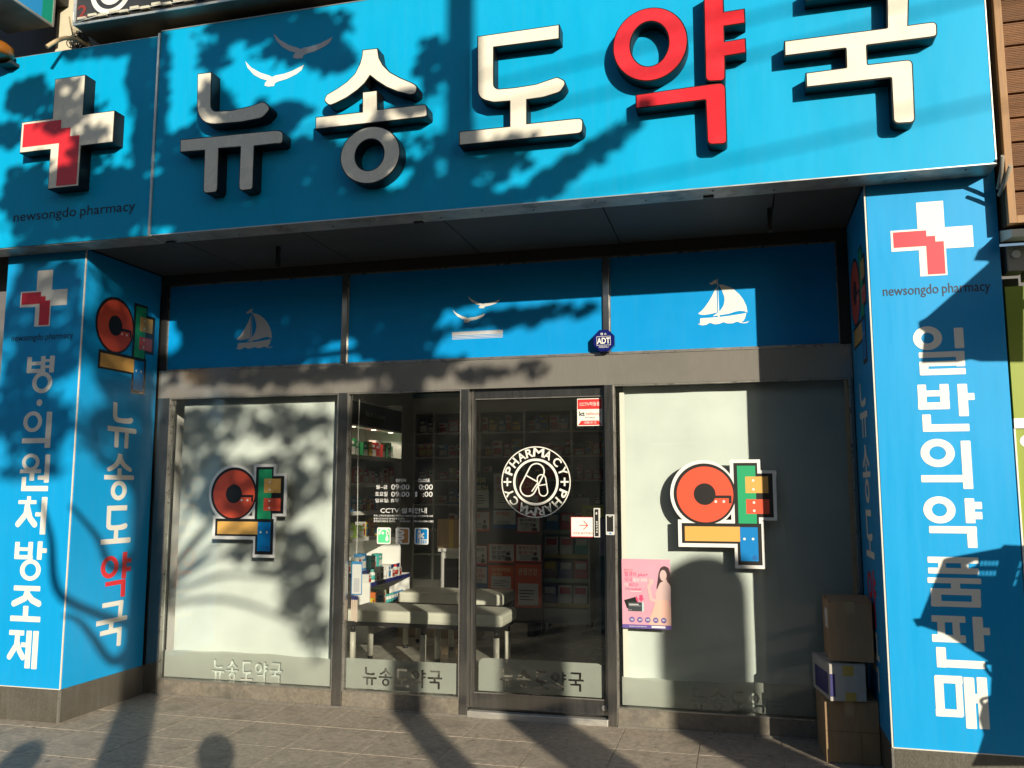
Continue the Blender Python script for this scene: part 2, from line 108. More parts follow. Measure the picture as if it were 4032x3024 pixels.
# ------------------------------------------------------------------ materials
MATS = {}
def mat(name, col, rough=0.5, metal=0.0, var=0.0, vscale=8.0, bump=0.0, bscale=60.0, stretch=(1, 1, 1), spec=0.5, var2=None, v2scale=1.2, coat=0.0, dirt=0.0, spots=0.0, warp=0.0):
    if name in MATS: return MATS[name]
    m = bpy.data.materials.new(name); m.use_nodes = True; MATS[name] = m
    n = m.node_tree.nodes; l = m.node_tree.links; b = n['Principled BSDF']
    b.inputs['Base Color'].default_value = (*col, 1); b.inputs['Roughness'].default_value = rough
    b.inputs['Metallic'].default_value = metal; b.inputs['Specular IOR Level'].default_value = spec
    b.inputs['Coat Weight'].default_value = coat
    if var or bump or var2 or dirt or spots or warp:
        tc = n.new('ShaderNodeTexCoord'); mp = n.new('ShaderNodeMapping'); mp.inputs['Scale'].default_value = stretch
        geo = n.new('ShaderNodeNewGeometry'); l.new(geo.outputs['Position'], mp.inputs[0])
        last = None
        if var:
            t = n.new('ShaderNodeTexNoise'); t.inputs['Scale'].default_value = vscale; t.inputs['Detail'].default_value = 6; t.inputs['Roughness'].default_value = 0.65
            l.new(mp.outputs[0], t.inputs['Vector'])
            r = n.new('ShaderNodeMapRange'); r.inputs[1].default_value = 0.3; r.inputs[2].default_value = 0.7; r.inputs[3].default_value = 1 - var; r.inputs[4].default_value = 1 + var
            l.new(t.outputs['Fac'], r.inputs[0])
            x = n.new('ShaderNodeMix'); x.data_type = 'RGBA'; x.blend_type = 'MULTIPLY'; x.inputs[0].default_value = 1.0
            x.inputs[6].default_value = (*col, 1); l.new(r.outputs[0], x.inputs[7]); last = x.outputs[2]
            rr = n.new('ShaderNodeMapRange'); rr.inputs[1].default_value = 0.3; rr.inputs[2].default_value = 0.7
            rr.inputs[3].default_value = max(0.02, rough - 0.08); rr.inputs[4].default_value = min(1, rough + 0.08)
            l.new(t.outputs['Fac'], rr.inputs[0]); l.new(rr.outputs[0], b.inputs['Roughness'])
        if var2:
            t2 = n.new('ShaderNodeTexNoise'); t2.inputs['Scale'].default_value = v2scale; t2.inputs['Detail'].default_value = 8; t2.inputs['Roughness'].default_value = 0.7
            l.new(geo.outputs['Position'], t2.inputs['Vector'])
            r2 = n.new('ShaderNodeMapRange'); r2.inputs[1].default_value = 0.52; r2.inputs[2].default_value = 0.68; l.new(t2.outputs['Fac'], r2.inputs[0])
            x2 = n.new('ShaderNodeMix'); x2.data_type = 'RGBA'; x2.inputs[7].default_value = (*var2, 1)
            if last: l.new(last, x2.inputs[6])
            else: x2.inputs[6].default_value = (*col, 1)
            l.new(r2.outputs[0], x2.inputs[0]); last = x2.outputs[2]
        def layer(scale, vec, lo, hi, amount, colr, last, detail=6):
            t = n.new('ShaderNodeTexNoise'); t.inputs['Scale'].default_value = scale; t.inputs['Detail'].default_value = detail; t.inputs['Roughness'].default_value = 0.6
            if vec is not None:
                mm = n.new('ShaderNodeMapping'); mm.inputs['Scale'].default_value = vec; l.new(geo.outputs['Position'], mm.inputs[0]); l.new(mm.outputs[0], t.inputs['Vector'])
            else: l.new(geo.outputs['Position'], t.inputs['Vector'])
            r = n.new('ShaderNodeMapRange'); r.inputs[1].default_value = lo; r.inputs[2].default_value = hi; r.inputs[3].default_value = 0.0; r.inputs[4].default_value = amount; l.new(t.outputs['Fac'], r.inputs[0])
            x = n.new('ShaderNodeMix'); x.data_type = 'RGBA'; x.inputs[7].default_value = (*colr, 1); l.new(r.outputs[0], x.inputs[0])
            if last: l.new(last, x.inputs[6])
            else: x.inputs[6].default_value = (*col, 1)
            return x.outputs[2]
        if dirt:
            last = layer(6.0, (6, 6, 0.35), 0.50, 0.80, dirt, (0.22, 0.21, 0.18), last)
            last = layer(1.3, None, 0.45, 0.80, dirt * 0.5, (0.30, 0.32, 0.32), last)
        if spots:
            last = layer(14.0, None, 0.64, 0.70, spots, (0.05, 0.045, 0.04), last, 3)
            last = layer(75.0, None, 0.66, 0.74, spots, (0.5, 0.46, 0.4), last, 2)
        if last: l.new(last, b.inputs['Base Color'])
        if warp:
            tw = n.new('ShaderNodeTexNoise'); tw.inputs['Scale'].default_value = 1.1; tw.inputs['Detail'].default_value = 1; l.new(geo.outputs['Position'], tw.inputs['Vector'])
            bw = n.new('ShaderNodeBump'); bw.inputs['Strength'].default_value = warp; bw.inputs['Distance'].default_value = 0.06; l.new(tw.outputs['Fac'], bw.inputs['Height']); l.new(bw.outputs[0], b.inputs['Normal'])
        if bump:
            t3 = n.new('ShaderNodeTexNoise'); t3.inputs['Scale'].default_value = bscale; t3.inputs['Detail'].default_value = 4; l.new(mp.outputs[0], t3.inputs['Vector'])
            bp = n.new('ShaderNodeBump'); bp.inputs['Strength'].default_value = bump; bp.inputs['Distance'].default_value = 0.01
            l.new(t3.outputs['Fac'], bp.inputs['Height']); l.new(bp.outputs[0], b.inputs['Normal'])
    return m

def glass_mat(name, tint=(0.985, 0.992, 0.985), ior=1.5):
    m = bpy.data.materials.new(name); m.use_nodes = True; MATS[name] = m
    n = m.node_tree.nodes; l = m.node_tree.links; n.remove(n['Principled BSDF'])
    tr = n.new('ShaderNodeBsdfTransparent'); tr.inputs[0].default_value = (*tint, 1)
    gl = n.new('ShaderNodeBsdfGlossy'); gl.inputs['Roughness'].default_value = 0.012
    fr = n.new('ShaderNodeFresnel'); fr.inputs[0].default_value = ior
    t = n.new('ShaderNodeTexNoise'); t.inputs['Scale'].default_value = 1.3
    bp = n.new('ShaderNodeBump'); bp.inputs['Strength'].default_value = 0.04; bp.inputs['Distance'].default_value = 0.05
    geo = n.new('ShaderNodeNewGeometry'); l.new(geo.outputs['Position'], t.inputs['Vector']); l.new(t.outputs['Fac'], bp.inputs['Height']); l.new(bp.outputs[0], gl.inputs['Normal'])
    mx = n.new('ShaderNodeMixShader'); l.new(fr.outputs[0], mx.inputs[0]); l.new(tr.outputs[0], mx.inputs[1]); l.new(gl.outputs[0], mx.inputs[2])
    # thin dust film that catches the sun
    df = n.new('ShaderNodeBsdfDiffuse'); df.inputs[0].default_value = (0.6, 0.62, 0.56, 1)
    d2 = n.new('ShaderNodeTexNoise'); d2.inputs['Scale'].default_value = 3.0; d2.inputs['Detail'].default_value = 8; l.new(geo.outputs['Position'], d2.inputs['Vector'])
    r2 = n.new('ShaderNodeMapRange'); r2.inputs[1].default_value = 0.3; r2.inputs[2].default_value = 0.8; r2.inputs[3].default_value = 0.002; r2.inputs[4].default_value = 0.014; l.new(d2.outputs['Fac'], r2.inputs[0])
    m2 = n.new('ShaderNodeMixShader'); l.new(r2.outputs[0], m2.inputs[0]); l.new(mx.outputs[0], m2.inputs[1]); l.new(df.outputs[0], m2.inputs[2])
    l.new(m2.outputs[0], n['Material Output'].inputs[0]); return m

def film_mat(name, col, clear=0.12, trans=0.35):
    m = bpy.data.materials.new(name); m.use_nodes = True; MATS[name] = m
    n = m.node_tree.nodes; l = m.node_tree.links; n.remove(n['Principled BSDF'])
    geo = n.new('ShaderNodeNewGeometry'); t = n.new('ShaderNodeTexNoise'); t.inputs['Scale'].default_value = 2.2; t.inputs['Detail'].default_value = 7; l.new(geo.outputs['Position'], t.inputs['Vector'])
    r = n.new('ShaderNodeMapRange'); r.inputs[1].default_value = 0.3; r.inputs[2].default_value = 0.7; r.inputs[3].default_value = 0.86; r.inputs[4].default_value = 1.06; l.new(t.outputs['Fac'], r.inputs[0])
    x = n.new('ShaderNodeMix'); x.data_type = 'RGBA'; x.blend_type = 'MULTIPLY'; x.inputs[0].default_value = 1; x.inputs[6].default_value = (*col, 1); l.new(r.outputs[0], x.inputs[7])
    df = n.new('ShaderNodeBsdfDiffuse'); tl = n.new('ShaderNodeBsdfTranslucent'); tr = n.new('ShaderNodeBsdfTransparent')
    l.new(x.outputs[2], df.inputs[0]); l.new(x.outputs[2], tl.inputs[0])
    a = n.new('ShaderNodeMixShader'); a.inputs[0].default_value = trans; l.new(df.outputs[0], a.inputs[1]); l.new(tl.outputs[0], a.inputs[2])
    b = n.new('ShaderNodeMixShader'); b.inputs[0].default_value = clear; l.new(a.outputs[0], b.inputs[1]); l.new(tr.outputs[0], b.inputs[2])
    l.new(b.outputs[0], n['Material Output'].inputs[0]); return m

M_SIGN = mat('sign_blue', (0.0004, 0.375, 0.69), 0.42, var=0.03, vscale=3, stretch=(3, 3, 0.6), spec=0.22, dirt=0.04, warp=0.25)
M_COLB = mat('pillar_blue', (0.006, 0.33, 0.71), 0.40, var=0.025, vscale=4, stretch=(5, 5, 0.5), spec=0.25, dirt=0.05, warp=0.25)
M_PANB = mat('transom_blue', (0.0008, 0.29, 0.69), 0.42, var=0.03, vscale=3, spec=0.2, dirt=0.03, warp=0.2)
M_CREAM = mat('cream_acrylic', (0.83, 0.78, 0.65), 0.28, var=0.03, vscale=9, coat=0.2, dirt=0.07)
M_RED = mat('red_acrylic', (0.72, 0.028, 0.04), 0.25, var=0.03, vscale=9, coat=0.2)
M_RET = mat('black_return', (0.006, 0.006, 0.006), 0.4, spec=0.3)
M_WHITE = mat('white_print', (0.80, 0.79, 0.72), 0.5, var=0.02, vscale=12)
M_OFFW = mat('white_board', (0.82, 0.81, 0.77), 0.35)
M_REDP = mat('red_print', (0.68, 0.028, 0.055), 0.45)
M_DARKP = mat('dark_print', (0.012, 0.018, 0.05), 0.5)
M_GREYP = mat('grey_white_print', (0.55, 0.56, 0.58), 0.5)
M_HOURS = mat('hours_print', (0.82, 0.82, 0.80), 0.5)
M_BLACK = mat('black_print', (0.012, 0.011, 0.010), 0.45)
M_ALU = mat('aluminium_trim', (0.62, 0.60, 0.55), 0.38, 0.7, var=0.12, vscale=10, stretch=(1, 1, 6))
M_STEEL = mat('brushed_steel', (0.46, 0.43, 0.385), 0.15, 0.6, var=0.10, vscale=9, stretch=(60, 60, 1.0), bump=0.04, bscale=14, var2=(0.42, 0.39, 0.35), v2scale=1.6)
M_MUL = mat('mullion_steel', (0.33, 0.32, 0.30), 0.18, 0.92, var=0.15, vscale=5, stretch=(20, 20, 1))
M_TRIM = mat('warm_trim', (0.40, 0.38, 0.34), 0.3, 0.7, var=0.1, vscale=12)
M_GRAN = mat('granite_plinth', (0.085, 0.076, 0.060), 0.45, dirt=0.25, var=0.45, vscale=140, var2=(0.11, 0.10, 0.085), v2scale=3.0, bump=0.05, bscale=150)
M_BASE = mat('stone_base', (0.19, 0.165, 0.13), 0.5, dirt=0.3, var=0.25, vscale=40, var2=(0.10, 0.09, 0.075), v2scale=4.0, bump=0.05, bscale=100)
M_TILES = [mat('paving_stone_%d' % i, c, 0.62, var=0.35, vscale=26, var2=v, v2scale=2.4 + i * .3, bump=0.3, bscale=120, spots=0.55) for i, (c, v) in enumerate(
    [((0.395, 0.338, 0.265), (0.235, 0.20, 0.156)), ((0.405, 0.347, 0.273), (0.245, 0.208, 0.163)), ((0.385, 0.33, 0.26), (0.23, 0.196, 0.154))])]
M_GROUT = mat('pale_grout', (0.41, 0.355, 0.285), 0.9, var=0.3, vscale=30)
M_SOFF = mat('soffit_panel', (0.065, 0.06, 0.048), 0.6, var=0.15, vscale=6)
M_DARK = mat('dark_metal', (0.03, 0.028, 0.025), 0.5, 0.2)
M_BLIND = film_mat('pale_blind', (0.75, 0.84, 0.78), 0.0, 0.10)
M_FILM = film_mat('frosted_film', (0.54, 0.585, 0.52), 0.14, 0.28)
M_GLASS = glass_mat('clear_glass')
M_GLASSW = glass_mat('window_glass', (0.995, 0.998, 0.995), 1.42)
M_CARD = mat('brown_cardboard', (0.36, 0.235, 0.125), 0.8, dirt=0.15, warp=0.5, var=0.12, vscale=30, bump=0.1, bscale=200, stretch=(1, 1, 0.2))
M_CARD2 = mat('pale_cardboard', (0.50, 0.47, 0.42), 0.75, dirt=0.2, warp=0.5, var=0.10, vscale=20)
M_TAPE = mat('yellow_tape', (0.55, 0.38, 0.08), 0.3)
M_PAPER = mat('paper_label', (0.72, 0.72, 0.70), 0.7)
M_NAVY = mat('navy_print', (0.03, 0.028, 0.16), 0.5)

# ------------------------------------------------------------------ object helpers
def tag(o, label=None, cat=None, group=None, kind=None):
    if label: o['label'] = label
    if cat: o['category'] = cat
    if group: o['group'] = group
    if kind: o['kind'] = kind
    return o
def empty(name, loc, label=None, cat=None, group=None):
    o = bpy.data.objects.new(name, None); COL.objects.link(o); o.location = loc; o.empty_display_size = 0.1
    return tag(o, label, cat, group)
def finish(name, bm, m, parent=None, smooth=False):
    me = bpy.data.meshes.new(name); bm.normal_update(); bm.to_mesh(me); bm.free()
    for x in (m if isinstance(m, (list, tuple)) else [m]): me.materials.append(x)
    if smooth:
        for f in me.polygons: f.use_smooth = True
    o = bpy.data.objects.new(name, me); COL.objects.link(o)
    if parent:
        o.parent = parent
        w = Matrix.Translation(parent.location) if parent.parent is None else Matrix.Translation(parent.parent.location)
        me.transform(w.inverted())     # every parent stands unrotated at its base
    return o
def add_box(bm, x0, x1, y0, y1, z0, z1, bev=0.0, mi=0, M=None):
    vs = [bm.verts.new((x, y, z)) for x in (x0, x1) for y in (y0, y1) for z in (z0, z1)]
    fs = [bm.faces.new([vs[i] for i in f]) for f in ((0, 1, 3, 2), (4, 6, 7, 5), (0, 4, 5, 1), (2, 3, 7, 6), (0, 2, 6, 4), (1, 5, 7, 3))]
    for f in fs: f.material_index = mi
    if M is not None:
        for v in vs: v.co = M @ v.co
    if bev:
        es = list({e for f in fs for e in f.edges})
        r = bmesh.ops.bevel(bm, geom=es, offset=bev, segments=2, affect='EDGES', profile=0.6)
        for f in r['faces']: f.material_index = mi
    return fs
def box(name, x0, x1, y0, y1, z0, z1, m, parent=None, bev=0.0, M=None):
    bm = bmesh.new(); add_box(bm, x0, x1, y0, y1, z0, z1, bev, 0, M)
    bmesh.ops.recalc_face_normals(bm, faces=bm.faces)
    return finish(name, bm, m, parent)
def add_tube(bm, pts, rad, n=10, mi=0, cap=True):
    pts = [Vector(p) for p in pts]; rs = rad if isinstance(rad, (list, tuple)) else [rad] * len(pts)
    rings = []; prev = None
    for i, p in enumerate(pts):
        d = (pts[min(i + 1, len(pts) - 1)] - pts[max(i - 1, 0)]).normalized()
        if prev is None: u = d.orthogonal().normalized()
        else:
            u = prev - d * prev.dot(d); u = u.normalized() if u.length > 1e-6 else d.orthogonal().normalized()
        prev = u; v = d.cross(u)
        rings.append([bm.verts.new(p + (u * math.cos(2 * math.pi * k / n) + v * math.sin(2 * math.pi * k / n)) * rs[i]) for k in range(n)])
    for a, b in zip(rings, rings[1:]):
        for k in range(n):
            f = bm.faces.new((a[k], a[(k + 1) % n], b[(k + 1) % n], b[k])); f.material_index = mi; f.smooth = True
    if cap:
        for r in (rings[0][::-1], rings[-1]):
            f = bm.faces.new(r); f.material_index = mi
def tube(name, pts, rad, m, parent=None, n=10):
    bm = bmesh.new(); add_tube(bm, pts, rad, n); bmesh.ops.recalc_face_normals(bm, faces=bm.faces); return finish(name, bm, m, parent)
def add_lathe(bm, prof, c, n=16, mi=0):
    rings = [[bm.verts.new((c[0] + r * math.cos(2 * math.pi * k / n), c[1] + r * math.sin(2 * math.pi * k / n), c[2] + z)) for k in range(n)] for r, z in prof]
    for a, b in zip(rings, rings[1:]):
        for k in range(n):
            f = bm.faces.new((a[k], a[(k + 1) % n], b[(k + 1) % n], b[k])); f.material_index = mi; f.smooth = True
    for r in (rings[0][::-1], rings[-1]):
        f = bm.faces.new(r); f.material_index = mi
def smooth_path(pts, n=6):
    out = []; P = [Vector(p) for p in pts]
    for i in range(len(P) - 1):
        a, b, c, d = P[max(i - 1, 0)], P[i], P[i + 1], P[min(i + 2, len(P) - 1)]
        for k in range(n):
            t = k / n
            out.append(0.5 * ((2 * b) + (c - a) * t + (2 * a - 5 * b + 4 * c - d) * t * t + (3 * b - a - 3 * c + d) * t ** 3))
    out.append(P[-1]); return out

# ------------------------------------------------------------------ flat shapes on the real planes
def front(y): return lambda h, z, d: (h, y - d, z)
def lside(x): return lambda h, z, d: (x + d, h, z)
def rside(x): return lambda h, z, d: (x - d, -h, z)
def fillet(poly, seg=6):
    out = []; n = len(poly)
    for i, q in enumerate(poly):
        r = q[2] if len(q) > 2 else 0
        p1 = Vector(q[:2])
        if r <= 0: out.append(p1); continue
        p0 = Vector(poly[i - 1][:2]); p2 = Vector(poly[(i + 1) % n][:2])
        a = (p0 - p1); b = (p2 - p1); la, lb = a.length, b.length; a /= la; b /= lb
        ang = math.acos(max(-1, min(1, a.dot(b))))
        if ang > 3.1 or ang < 0.05: out.append(p1); continue
        t = min(r / math.tan(ang / 2), 0.49 * la, 0.49 * lb)
        s, e = p1 + a * t, p1 + b * t
        for k in range(seg + 1):                       # quadratic blend rounded towards an arc
            u = k / seg; w = 0.85
            den = (1 - u) ** 2 + 2 * u * (1 - u) * w + u * u
            out.append(((1 - u) ** 2 * s + 2 * u * (1 - u) * w * p1 + u * u * e) / den)
    return out
def ellipse(h0, z0, h1, z1, n=48):
    return [Vector(((h0 + h1) / 2 + (h1 - h0) / 2 * math.cos(2 * math.pi * k / n), (z0 + z1) / 2 + (z1 - z0) / 2 * math.sin(2 * math.pi * k / n))) for k in range(n)]
def rectl(h0, z0, h1, z1, r=0.0):
    p = [(h0, z0, r), (h1, z0, r), (h1, z1, r), (h0, z1, r)]
    return fillet(p, 5) if r else [Vector(q[:2]) for q in p]
def circ(c, r, n=32): return ellipse(c[0] - r, c[1] - r, c[0] + r, c[1] + r, n)
def stroke(pts, w, closed=False, cap=True):
    P = [Vector(p) for p in pts]; out = []
    if closed: P = P + [P[0]]
    for a, b in zip(P, P[1:]):
        d = (b - a)
        if d.length < 1e-7: continue
        d.normalize(); n = Vector((-d.y, d.x)) * (w / 2); out.append([a - n, b - n, b + n, a + n])
    for q in (P if cap else P[1:-1]): out.append(circ(q, w / 2, 12))
    return out
def cdt(loops, holes=(), keep=()):
    """triangles of the union of loops, minus holes, plus keep; winding free"""
    pts = []; faces = []
    for lp in list(loops) + list(holes) + list(keep):
        faces.append(list(range(len(pts), len(pts) + len(lp)))); pts += [Vector((q[0], q[1])) for q in lp]
    nl, nh = len(loops), len(holes)
    # counter-clockwise input
    for f in faces:
        a = sum(pts[f[i - 1]].x * pts[f[i]].y - pts[f[i]].x * pts[f[i - 1]].y for i in range(len(f)))
        if a < 0: f.reverse()
    vs, es, fs, _, _, of = delaunay_2d_cdt(pts, [], faces, 1, 1e-6)
    out = []
    for f, o in zip(fs, of):
        inh = any(nl <= k < nl + nh for k in o); ink = any(k >= nl + nh for k in o); inl = any(k < nl for k in o)
        if (inl and not inh) or ink: out.append(list(f))
    return [tuple(v) for v in vs], out
def add_flat(bm, vf, tr, d1, d0=None, mi=0):
    vs, fs = vf; top = {}
    def V(i, d, store):
        if i not in store: store[i] = bm.verts.new(tr(vs[i][0], vs[i][1], d))
        return store[i]
    edges = {}
    for f in fs:
        try: q = bm.faces.new([V(i, d1, top) for i in f]); q.material_index = mi
        except ValueError: continue
        for i in range(len(f)):
            e = (f[i], f[(i + 1) % len(f)]); edges[tuple(sorted(e))] = edges.get(tuple(sorted(e)), []) + [e]
    if d0 is not None:
        bot = {}
        for k, e in edges.items():
            if len(e) == 1:
                a, b = e[0]
                try: q = bm.faces.new((V(b, d1, top), V(a, d1, top), V(a, d0, bot), V(b, d0, bot))); q.material_index = mi
                except ValueError: pass
def flat(name, vf, tr, m, parent, d1, d0=None):
    bm = bmesh.new(); add_flat(bm, vf, tr, d1, d0); return finish(name, bm, m, parent)
def flats(name, items, tr, parent):
    """several prints of one thing in one mesh: items = (vf, material, d)"""
    bm = bmesh.new(); ms = []
    for vf, m, d in items:
        if m not in ms: ms.append(m)
        add_flat(bm, vf, tr, d, None, ms.index(m))
    return finish(name, bm, ms, parent)

_txt = {}; _cu = _ob = None
def text_shape(s, bold=0.0, line=1.0):
    k = (s, bold)
    if k in _txt: return _txt[k]
    global _cu, _ob
    if _ob is None:
        _cu = bpy.data.curves.new('text', 'FONT'); _cu.size = 1.0; _cu.resolution_u = 3; _cu.fill_mode = 'FRONT'; _ob = bpy.data.objects.new('text', _cu)
    _cu.body = s; _cu.offset = bold
    me = bpy.data.meshes.new_from_object(_ob)
    vs = [(v.co.x, v.co.y) for v in me.vertices]; fs = [list(p.vertices) for p in me.polygons]
    bpy.data.meshes.remove(me)
    _txt[k] = (vs, fs); return _txt[k]
def fit(vf, r, keep=False):
    vs, fs = vf
    if not vs: return vf
    x0 = min(v[0] for v in vs); x1 = max(v[0] for v in vs); y0 = min(v[1] for v in vs); y1 = max(v[1] for v in vs)
    sx = (r[2] - r[0]) / max(1e-6, x1 - x0); sy = (r[3] - r[1]) / max(1e-6, y1 - y0)
    ox, oy = r[0], r[1]
    if keep:
        s = min(sx, sy); ox += ((r[2] - r[0]) - s * (x1 - x0)) / 2; oy += ((r[3] - r[1]) - s * (y1 - y0)) / 2; sx = sy = s
    return [(ox + (v[0] - x0) * sx, oy + (v[1] - y0) * sy) for v in vs], fs
def text(name, s, r, tr, m, parent, d, bold=0.0, keep=False):
    return flat(name, fit(text_shape(s, bold), r, keep), tr, m, parent, d)
def map_loop(lp, src, dst):
    sx = (dst[2] - dst[0]) / (src[2] - src[0]); sz = (dst[3] - dst[1]) / (src[3] - src[1])
    return [Vector((dst[0] + (q[0] - src[0]) * sx, dst[1] + (q[1] - src[1]) * sz)) for q in lp]
def bbox(loops):
    a = [q for lp in loops for q in lp]
    return (min(q[0] for q in a), min(q[1] for q in a), max(q[0] for q in a), max(q[1] for q in a))
def inset(lp, d):
    n = len(lp); P = [Vector(q) for q in lp]
    P2 = [P[0]]
    for q in P[1:]:
        if (q - P2[-1]).length > 1e-4: P2.append(q)
    if (P2[0] - P2[-1]).length < 1e-4: P2.pop()
    P = P2; n = len(P)
    area = sum(P[i - 1].x * P[i].y - P[i].x * P[i - 1].y for i in range(n))
    sg = 1 if area > 0 else -1; out = []
    for i in range(n):
        a = (P[i] - P[i - 1]).normalized(); b = (P[(i + 1) % n] - P[i]).normalized()
        na = Vector((-a.y, a.x)) * sg; nb = Vector((-b.y, b.x)) * sg; m = na + nb
        k = m.length
        if k < 0.3: out.append(P[i] + na * d); continue
        m /= k; out.append(P[i] + m * (d / max(0.5, m.dot(na))))
    return out

LOOPS = {}          # letter -> list of (outer loop, inner loop or None), metres on the sign face
for k, comps in DATA['LETTERS'].items():
    L = []
    for c in comps:
        if c[0][0] == 'E': L.append((ellipse(*c[0][1:], 56), ellipse(*c[1][1:], 48)))
        else: L.append((fillet(c), None))
    LOOPS[k] = L
LBOX = {k: bbox([o for o, i in L]) for k, L in LOOPS.items()}
def letter_cdt(k, dst=None, off=0.0):
    outs = []; ins = []
    for o, i in LOOPS[k]:
        if dst: o = map_loop(o, LBOX[k], dst)
        outs.append(inset(o, off) if off else o)
        if i:
            if dst: i = map_loop(i, LBOX[k], dst)
            ins.append(inset(i, -off) if off else i)
    return cdt(outs, ins)
# cross, in a unit box
CROSS_W = [(.337, 1), (.667, 1), (.667, .640), (1, .640), (1, .355), (.667, .355), (.667, 0), (.337, 0), (.337, .355), (0, .355), (0, .640), (.337, .640)]
CROSS_R = [(.03, .615), (.44, .615), (.44, .535), (.545, .535), (.545, .455), (.645, .455), (.645, .02), (.43, .02), (.43, .405), (.03, .405)]
def unit(pts, r): return [Vector((r[0] + q[0] * (r[2] - r[0]), r[1] + q[1] * (r[3] - r[1]))) for q in pts]

# ================================================================== SETTING
pave = box('pavement', -60, 60, -9.6, DY + 0.05, -0.30, -0.0045, M_GROUT); tag(pave, kind='structure')
TS = 0.484; tx0 = -1.650 - 6 * TS; ty0 = -0.110 - 2 * TS
tile_me = []
for v in range(3):
    bm = bmesh.new(); add_box(bm, 0.0026, TS - 0.0026, 0.0026, TS - 0.0026, -0.004, 0.0, 0.0012); bmesh.ops.recalc_face_normals(bm, faces=bm.faces)
    me = bpy.data.meshes.new('paving_tile'); bm.to_mesh(me); bm.free(); me.materials.append(M_TILES[v]); tile_me.append(me)
for i in range(15):
    for j in range(4):
        x = tx0 + i * TS; y = ty0 + j * TS
        if y + TS > DY + 0.04: continue
        o = bpy.data.objects.new('paving_tile', tile_me[rnd.randrange(3)]); COL.objects.link(o); o.parent = pave
        o.location = (x, y, rnd.uniform(-0.0015, 0.0))
# cut row against the shopfront and the plain paving further out
for i in range(15):
    x = tx0 + i * TS; y = ty0 + 4 * TS
    box('paving_tile', x + .0026, x + TS - .0026, y + .0026, DY + 0.048, -0.004, rnd.uniform(-0.0015, 0.0), M_TILES[rnd.randrange(3)], pave)
M_FARP = mat('far_paving', (0.115, 0.105, 0.09), 0.7, var=0.3, vscale=20, bump=0.2, bscale=90)  # darkened in place of street shade, to cut the bounce light
bm = bmesh.new()
for i in range(-40, 41):
    for j in range(-18, 0):
        x = tx0 + i * TS; y = ty0 + j * TS
        if y < -9.4: continue
        add_box(bm, x + .003, x + TS - .003, y + .003, y + TS - .003, -0.004, 0.0)
for i in list(range(-40, 0)) + list(range(15, 41)):
    for j in range(0, 5):
        x = tx0 + i * TS; y = ty0 + j * TS; add_box(bm, x + .003, x + TS - .003, y + .003, min(y + TS - .003, DY + .04), -0.004, 0.0)
bmesh.ops.recalc_face_normals(bm, faces=bm.faces)
o = finish('far_paving', bm, M_FARP, pave); tag(o, kind='stuff')
kerb = box('kerb', -60, 60, -9.85, -9.605, -0.3, 0.002, mat('kerb_stone', (0.30, 0.29, 0.27), 0.7, var=0.2, vscale=20), bev=0.01); tag(kerb, kind='structure')
road = box('road', -150, 150, -20, -9.855, -0.35, -0.13, mat('asphalt', (0.05, 0.05, 0.052), 0.85, var=0.3, vscale=60, bump=0.3, bscale=200)); tag(road, kind='structure')
ground = box('ground', -250, 250, -250, 250, -0.6, -0.36, mat('ground_earth', (0.12, 0.11, 0.10), 0.9, var=0.2, vscale=1)); tag(ground, kind='structure')

# ================================================================== PHARMACY BUILDING (shell round the shop room)
M_WALLI = mat('interior_wall', (0.72, 0.72, 0.67), 0.7, var=0.06, vscale=4)
M_BEIGE = mat('beige_wall', (0.62, 0.57, 0.42), 0.7, var=0.10, vscale=6)
M_GREYW = mat('grey_wall', (0.14, 0.14, 0.15), 0.7, var=0.15, vscale=6)
bld = empty('pharmacy_building', (-1, 4, 0), 'pharmacy building shell behind the blue fascia, grey upper wall with beige strip', 'building')
box('wall', -3.62, -3.40, DY + 0.12, 7.2, -0.005, 3.4, M_WALLI, bld)
box('wall', 1.785, 2.0, DY + 0.12, 7.2, -0.005, 3.4, M_WALLI, bld)
box('wall', -3.62, 2.0, 7.2, 7.4, -0.005, 3.4, M_WALLI, bld)
box('ceiling', -3.40, 1.785, DY + 0.07, 7.2, 3.02, 3.12, mat('shop_ceiling', (0.78, 0.78, 0.74), 0.8), bld)
box('bulkhead_strip', -3.395, 1.78, 6.42, 6.6, 2.83, 3.019, mat('teal_strip', (0.01, 0.16, 0.15), 0.5), bld)
box('bulkhead', -3.395, 1.78, 6.44, 7.19, 2.63, 2.829, mat('bulkhead_paint', (0.72, 0.72, 0.65), 0.7), bld)
box('upper_wall', -3.595, 9.0, 0.02, 0.5, 3.42, 7.5, M_GREYW, bld)
box('beige_pier', -3.755, -3.60, -0.02, 0.5, 3.42, 7.5, M_BEIGE, bld)
box('upper_wall', -9.0, -3.76, 0.02, 0.5, 3.42, 7.5, M_GREYW, bld)
fl = box('shop_floor', -3.40, 1.785, DY + 0.085, 7.2, -0.2, -0.013, M_GROUT); tag(fl, kind='structure')
bm = bmesh.new(); add_box(bm, .002, .598, .002, .598, -.012, -.002); bmesh.ops.recalc_face_normals(bm, faces=bm.faces)
ime = bpy.data.meshes.new('floor_tile'); bm.to_mesh(ime); bm.free()
ime.materials.append(mat('shop_tile', (0.46, 0.44, 0.38), 0.22, var=0.12, vscale=8))
for i in range(8):
    for j in range(10):
        o = bpy.data.objects.new('floor_tile', ime); COL.objects.link(o); o.parent = fl; o.location = (-3.35 + i * .6, DY + .1 + j * .6, 0)

